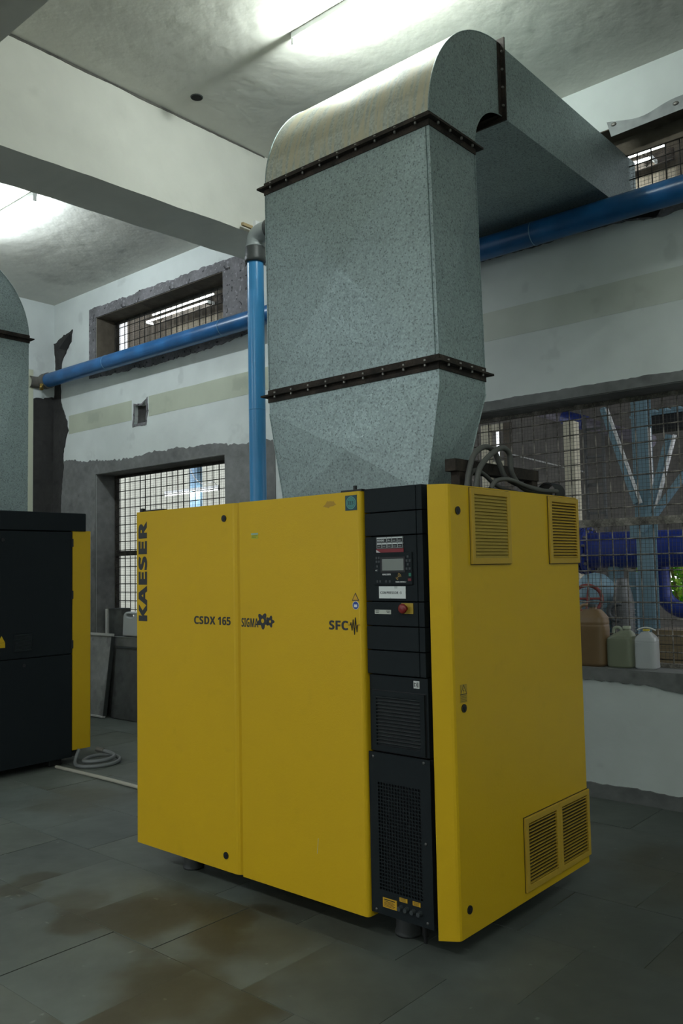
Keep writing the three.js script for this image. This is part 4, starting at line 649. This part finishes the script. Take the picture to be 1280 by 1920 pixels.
  mesh('motor_body', new THREE.LatheGeometry([[0, 0.9], [0.10, 0.9], [0.105, 0.95], [0.105, 1.22], [0.09, 1.30], [0.06, 1.42], [0.05, 1.46], [0, 1.47]].map((q) => new THREE.Vector2(...q)), 28), M.steelGrey, mo);
  mesh('motor_ring', [new THREE.TorusGeometry(0.08, 0.025, 10, 28).rotateY(0.5).translate(-0.02, 1.14, 0.1)], M.anthraciteLight, mo);
  for (let i = 0; i < 7; i++) mesh('cooling_fin', new THREE.CylinderGeometry(0.115, 0.115, 0.008, 28).translate(0, 0.95 + i * 0.035, 0), M.steelGrey, mo);
  mesh('motor_stand', box(-0.1, 0.1, -0.02, 0.9, -0.1, 0.1, 0.006), M.darkFitting, mo);
  tag(mesh('cream_post', box(-2.62, -2.48, -0.02, 3.30, -6.57, -6.43, 0.006), M.cream), 'tall cream painted post outside, beyond the mesh above the machine', 'post');
  const pp = thing('overhead_pipe', 'dusty mauve pipe sloping down overhead outside the right window', 'pipe', [0, 0, -7]);
  mesh('pipe_length', rod([-3.4, 3.66, -0.3], [-1.7, 3.0, 0.2], 0.075, 20), std(lin(0.17, 0.155, 0.19), 0.6), pp); mesh('pipe_socket', rod([-2.95, 3.49, -0.17], [-2.62, 3.36, -0.07], 0.09, 20), M.royal, pp);
  mesh('hanger', [rod([-2.7, 3.4, -0.1], [-2.7, 5.5, -0.1], 0.012), rod([-1.9, 3.1, 0.15], [-1.9, 5.5, 0.15], 0.012)], M.steelGrey, pp);
  const ty = thing('cable_ladder', 'grey upright cable ladder standing outside beside the cream post', 'cable ladder', [-2.40, 0, -6.8]);
  mesh('ladder_rail', box(-0.125, -0.10, -0.02, 3.4, -0.02, 0.02), M.steelGrey, ty); mesh('ladder_rail', box(0.10, 0.125, -0.02, 3.4, -0.02, 0.02), M.steelGrey, ty);
  for (let i = 0; i < 9; i++) mesh('ladder_rung', box(-0.10, 0.10, 0.5 + i * 0.34, 0.53 + i * 0.34, -0.012, 0.012), M.steelGrey, ty);
  tag(mesh('wire_rope', rod([-3.635, 3.07, -6.95], [-2.53, 2.72, -6.81], 0.009, 8), M.paleEdge), 'thin pale wire rope sloping across behind the grey cables', 'rope');
  const cr = thing('wooden_crate', 'brown wooden crate outside at the right edge of the window', 'crate', [-0.1, 0, -3.75]);
  for (let i = 0; i < 4; i++) mesh('crate_plank', box(-0.45, 0.5, 0.66 + i * 0.112, 0.765 + i * 0.112, 0.15, 0.17, 0.003), std(lin(0.20, 0.15, 0.085), 0.8), cr);
  mesh('crate_body', box(-0.45, 0.5, -0.02, 1.10, -0.15, 0.148), M.brownDust, cr);
  const yp = thing('cream_rack', 'cream and brown upright rack far outside behind the looped grey cables', 'rack', [-3.84, 0, -7.0]);
  mesh('rack_upright', box(-0.24, -0.10, -0.02, 3.5, -0.03, 0.03), M.cream, yp); mesh('rack_upright', box(0.10, 0.20, -0.02, 3.5, -0.03, 0.03), M.brownDust, yp); mesh('rack_rail', box(-0.10, 0.10, 2.9, 3.0, -0.02, 0.02), M.cream, yp); mesh('rack_rail', box(-0.10, 0.10, 3.40, 3.5, -0.02, 0.02), M.cream, yp);
  tag(mesh('blue_drop_pipe', rod([-3.95, -0.02, -6.4], [-3.95, 3.6, -6.4], 0.06, 18), M.royal), 'narrow dark blue upright pipe outside, just right of the main duct', 'pipe');
  tag(mesh('blue_post', [box(-9.22, -9.04, -0.02, 6.0, -6.25, -6.13, 0.006), box(-9.28, -8.98, -0.02, 0.02, -6.3, -6.08)], std(lin(0.30, 0.48, 0.66), 0.6)), 'pale blue post outside the left lower window', 'post');
  // greenery beyond the shed wall
  const r = rng(91), leaf = new THREE.BufferGeometry(); leaf.setAttribute('position', new THREE.Float32BufferAttribute([0, 0, 0, 0.035, 0.05, 0.006, 0, 0.12, 0, 0, 0, 0, 0, 0.12, 0, -0.035, 0.05, 0.006], 3)); leaf.computeVertexNormals();
  const leafMat = std(lin(0.42, 0.70, 0.10), 0.8, 0);
  for (let b = 0; b < 3; b++) {
    const sh2 = thing('green_shrub', ['bright green shrub seen through the left gap low in the far shed wall', 'bright green shrub seen through the middle of the low gap in the far wall', 'bright green shrub seen at the right end of the low gap in the far wall'][b], 'shrub', [-3.9 + b * 1.0, -0.02, -11.2]);
    const n = 2200, im = new THREE.InstancedMesh(leaf, leafMat, n), m = new THREE.Matrix4(), q = new THREE.Quaternion(), c = new THREE.Color();
    for (let i = 0; i < n; i++) { const a = r() * 6.28, h = 0.3 + r() * 2.2, rad = 0.62 * Math.sqrt(r()); q.setFromEuler(new THREE.Euler(r() * 6, r() * 6, r() * 6)); m.compose(V(rad * Math.cos(a), h, rad * Math.sin(a)), q, V(1, 1, 1).multiplyScalar(0.8 + r() * 0.8)); im.setMatrixAt(i, m); im.setColorAt(i, c.setRGB(0.7 + r() * 0.6, 0.8 + r() * 0.5, 0.6 + r() * 0.6)); }
    im.name = 'foliage'; im.userData.kind = 'stuff'; sh2.add(im);
    mesh('stem', [0, 1, 2].map((k) => rod([0, 0, 0], [0.3 * Math.cos(k * 2.1), 1.6, 0.3 * Math.sin(k * 2.1)], 0.025, 8)), M.wood, sh2);
  }
}
renderer.render(scene, camera);
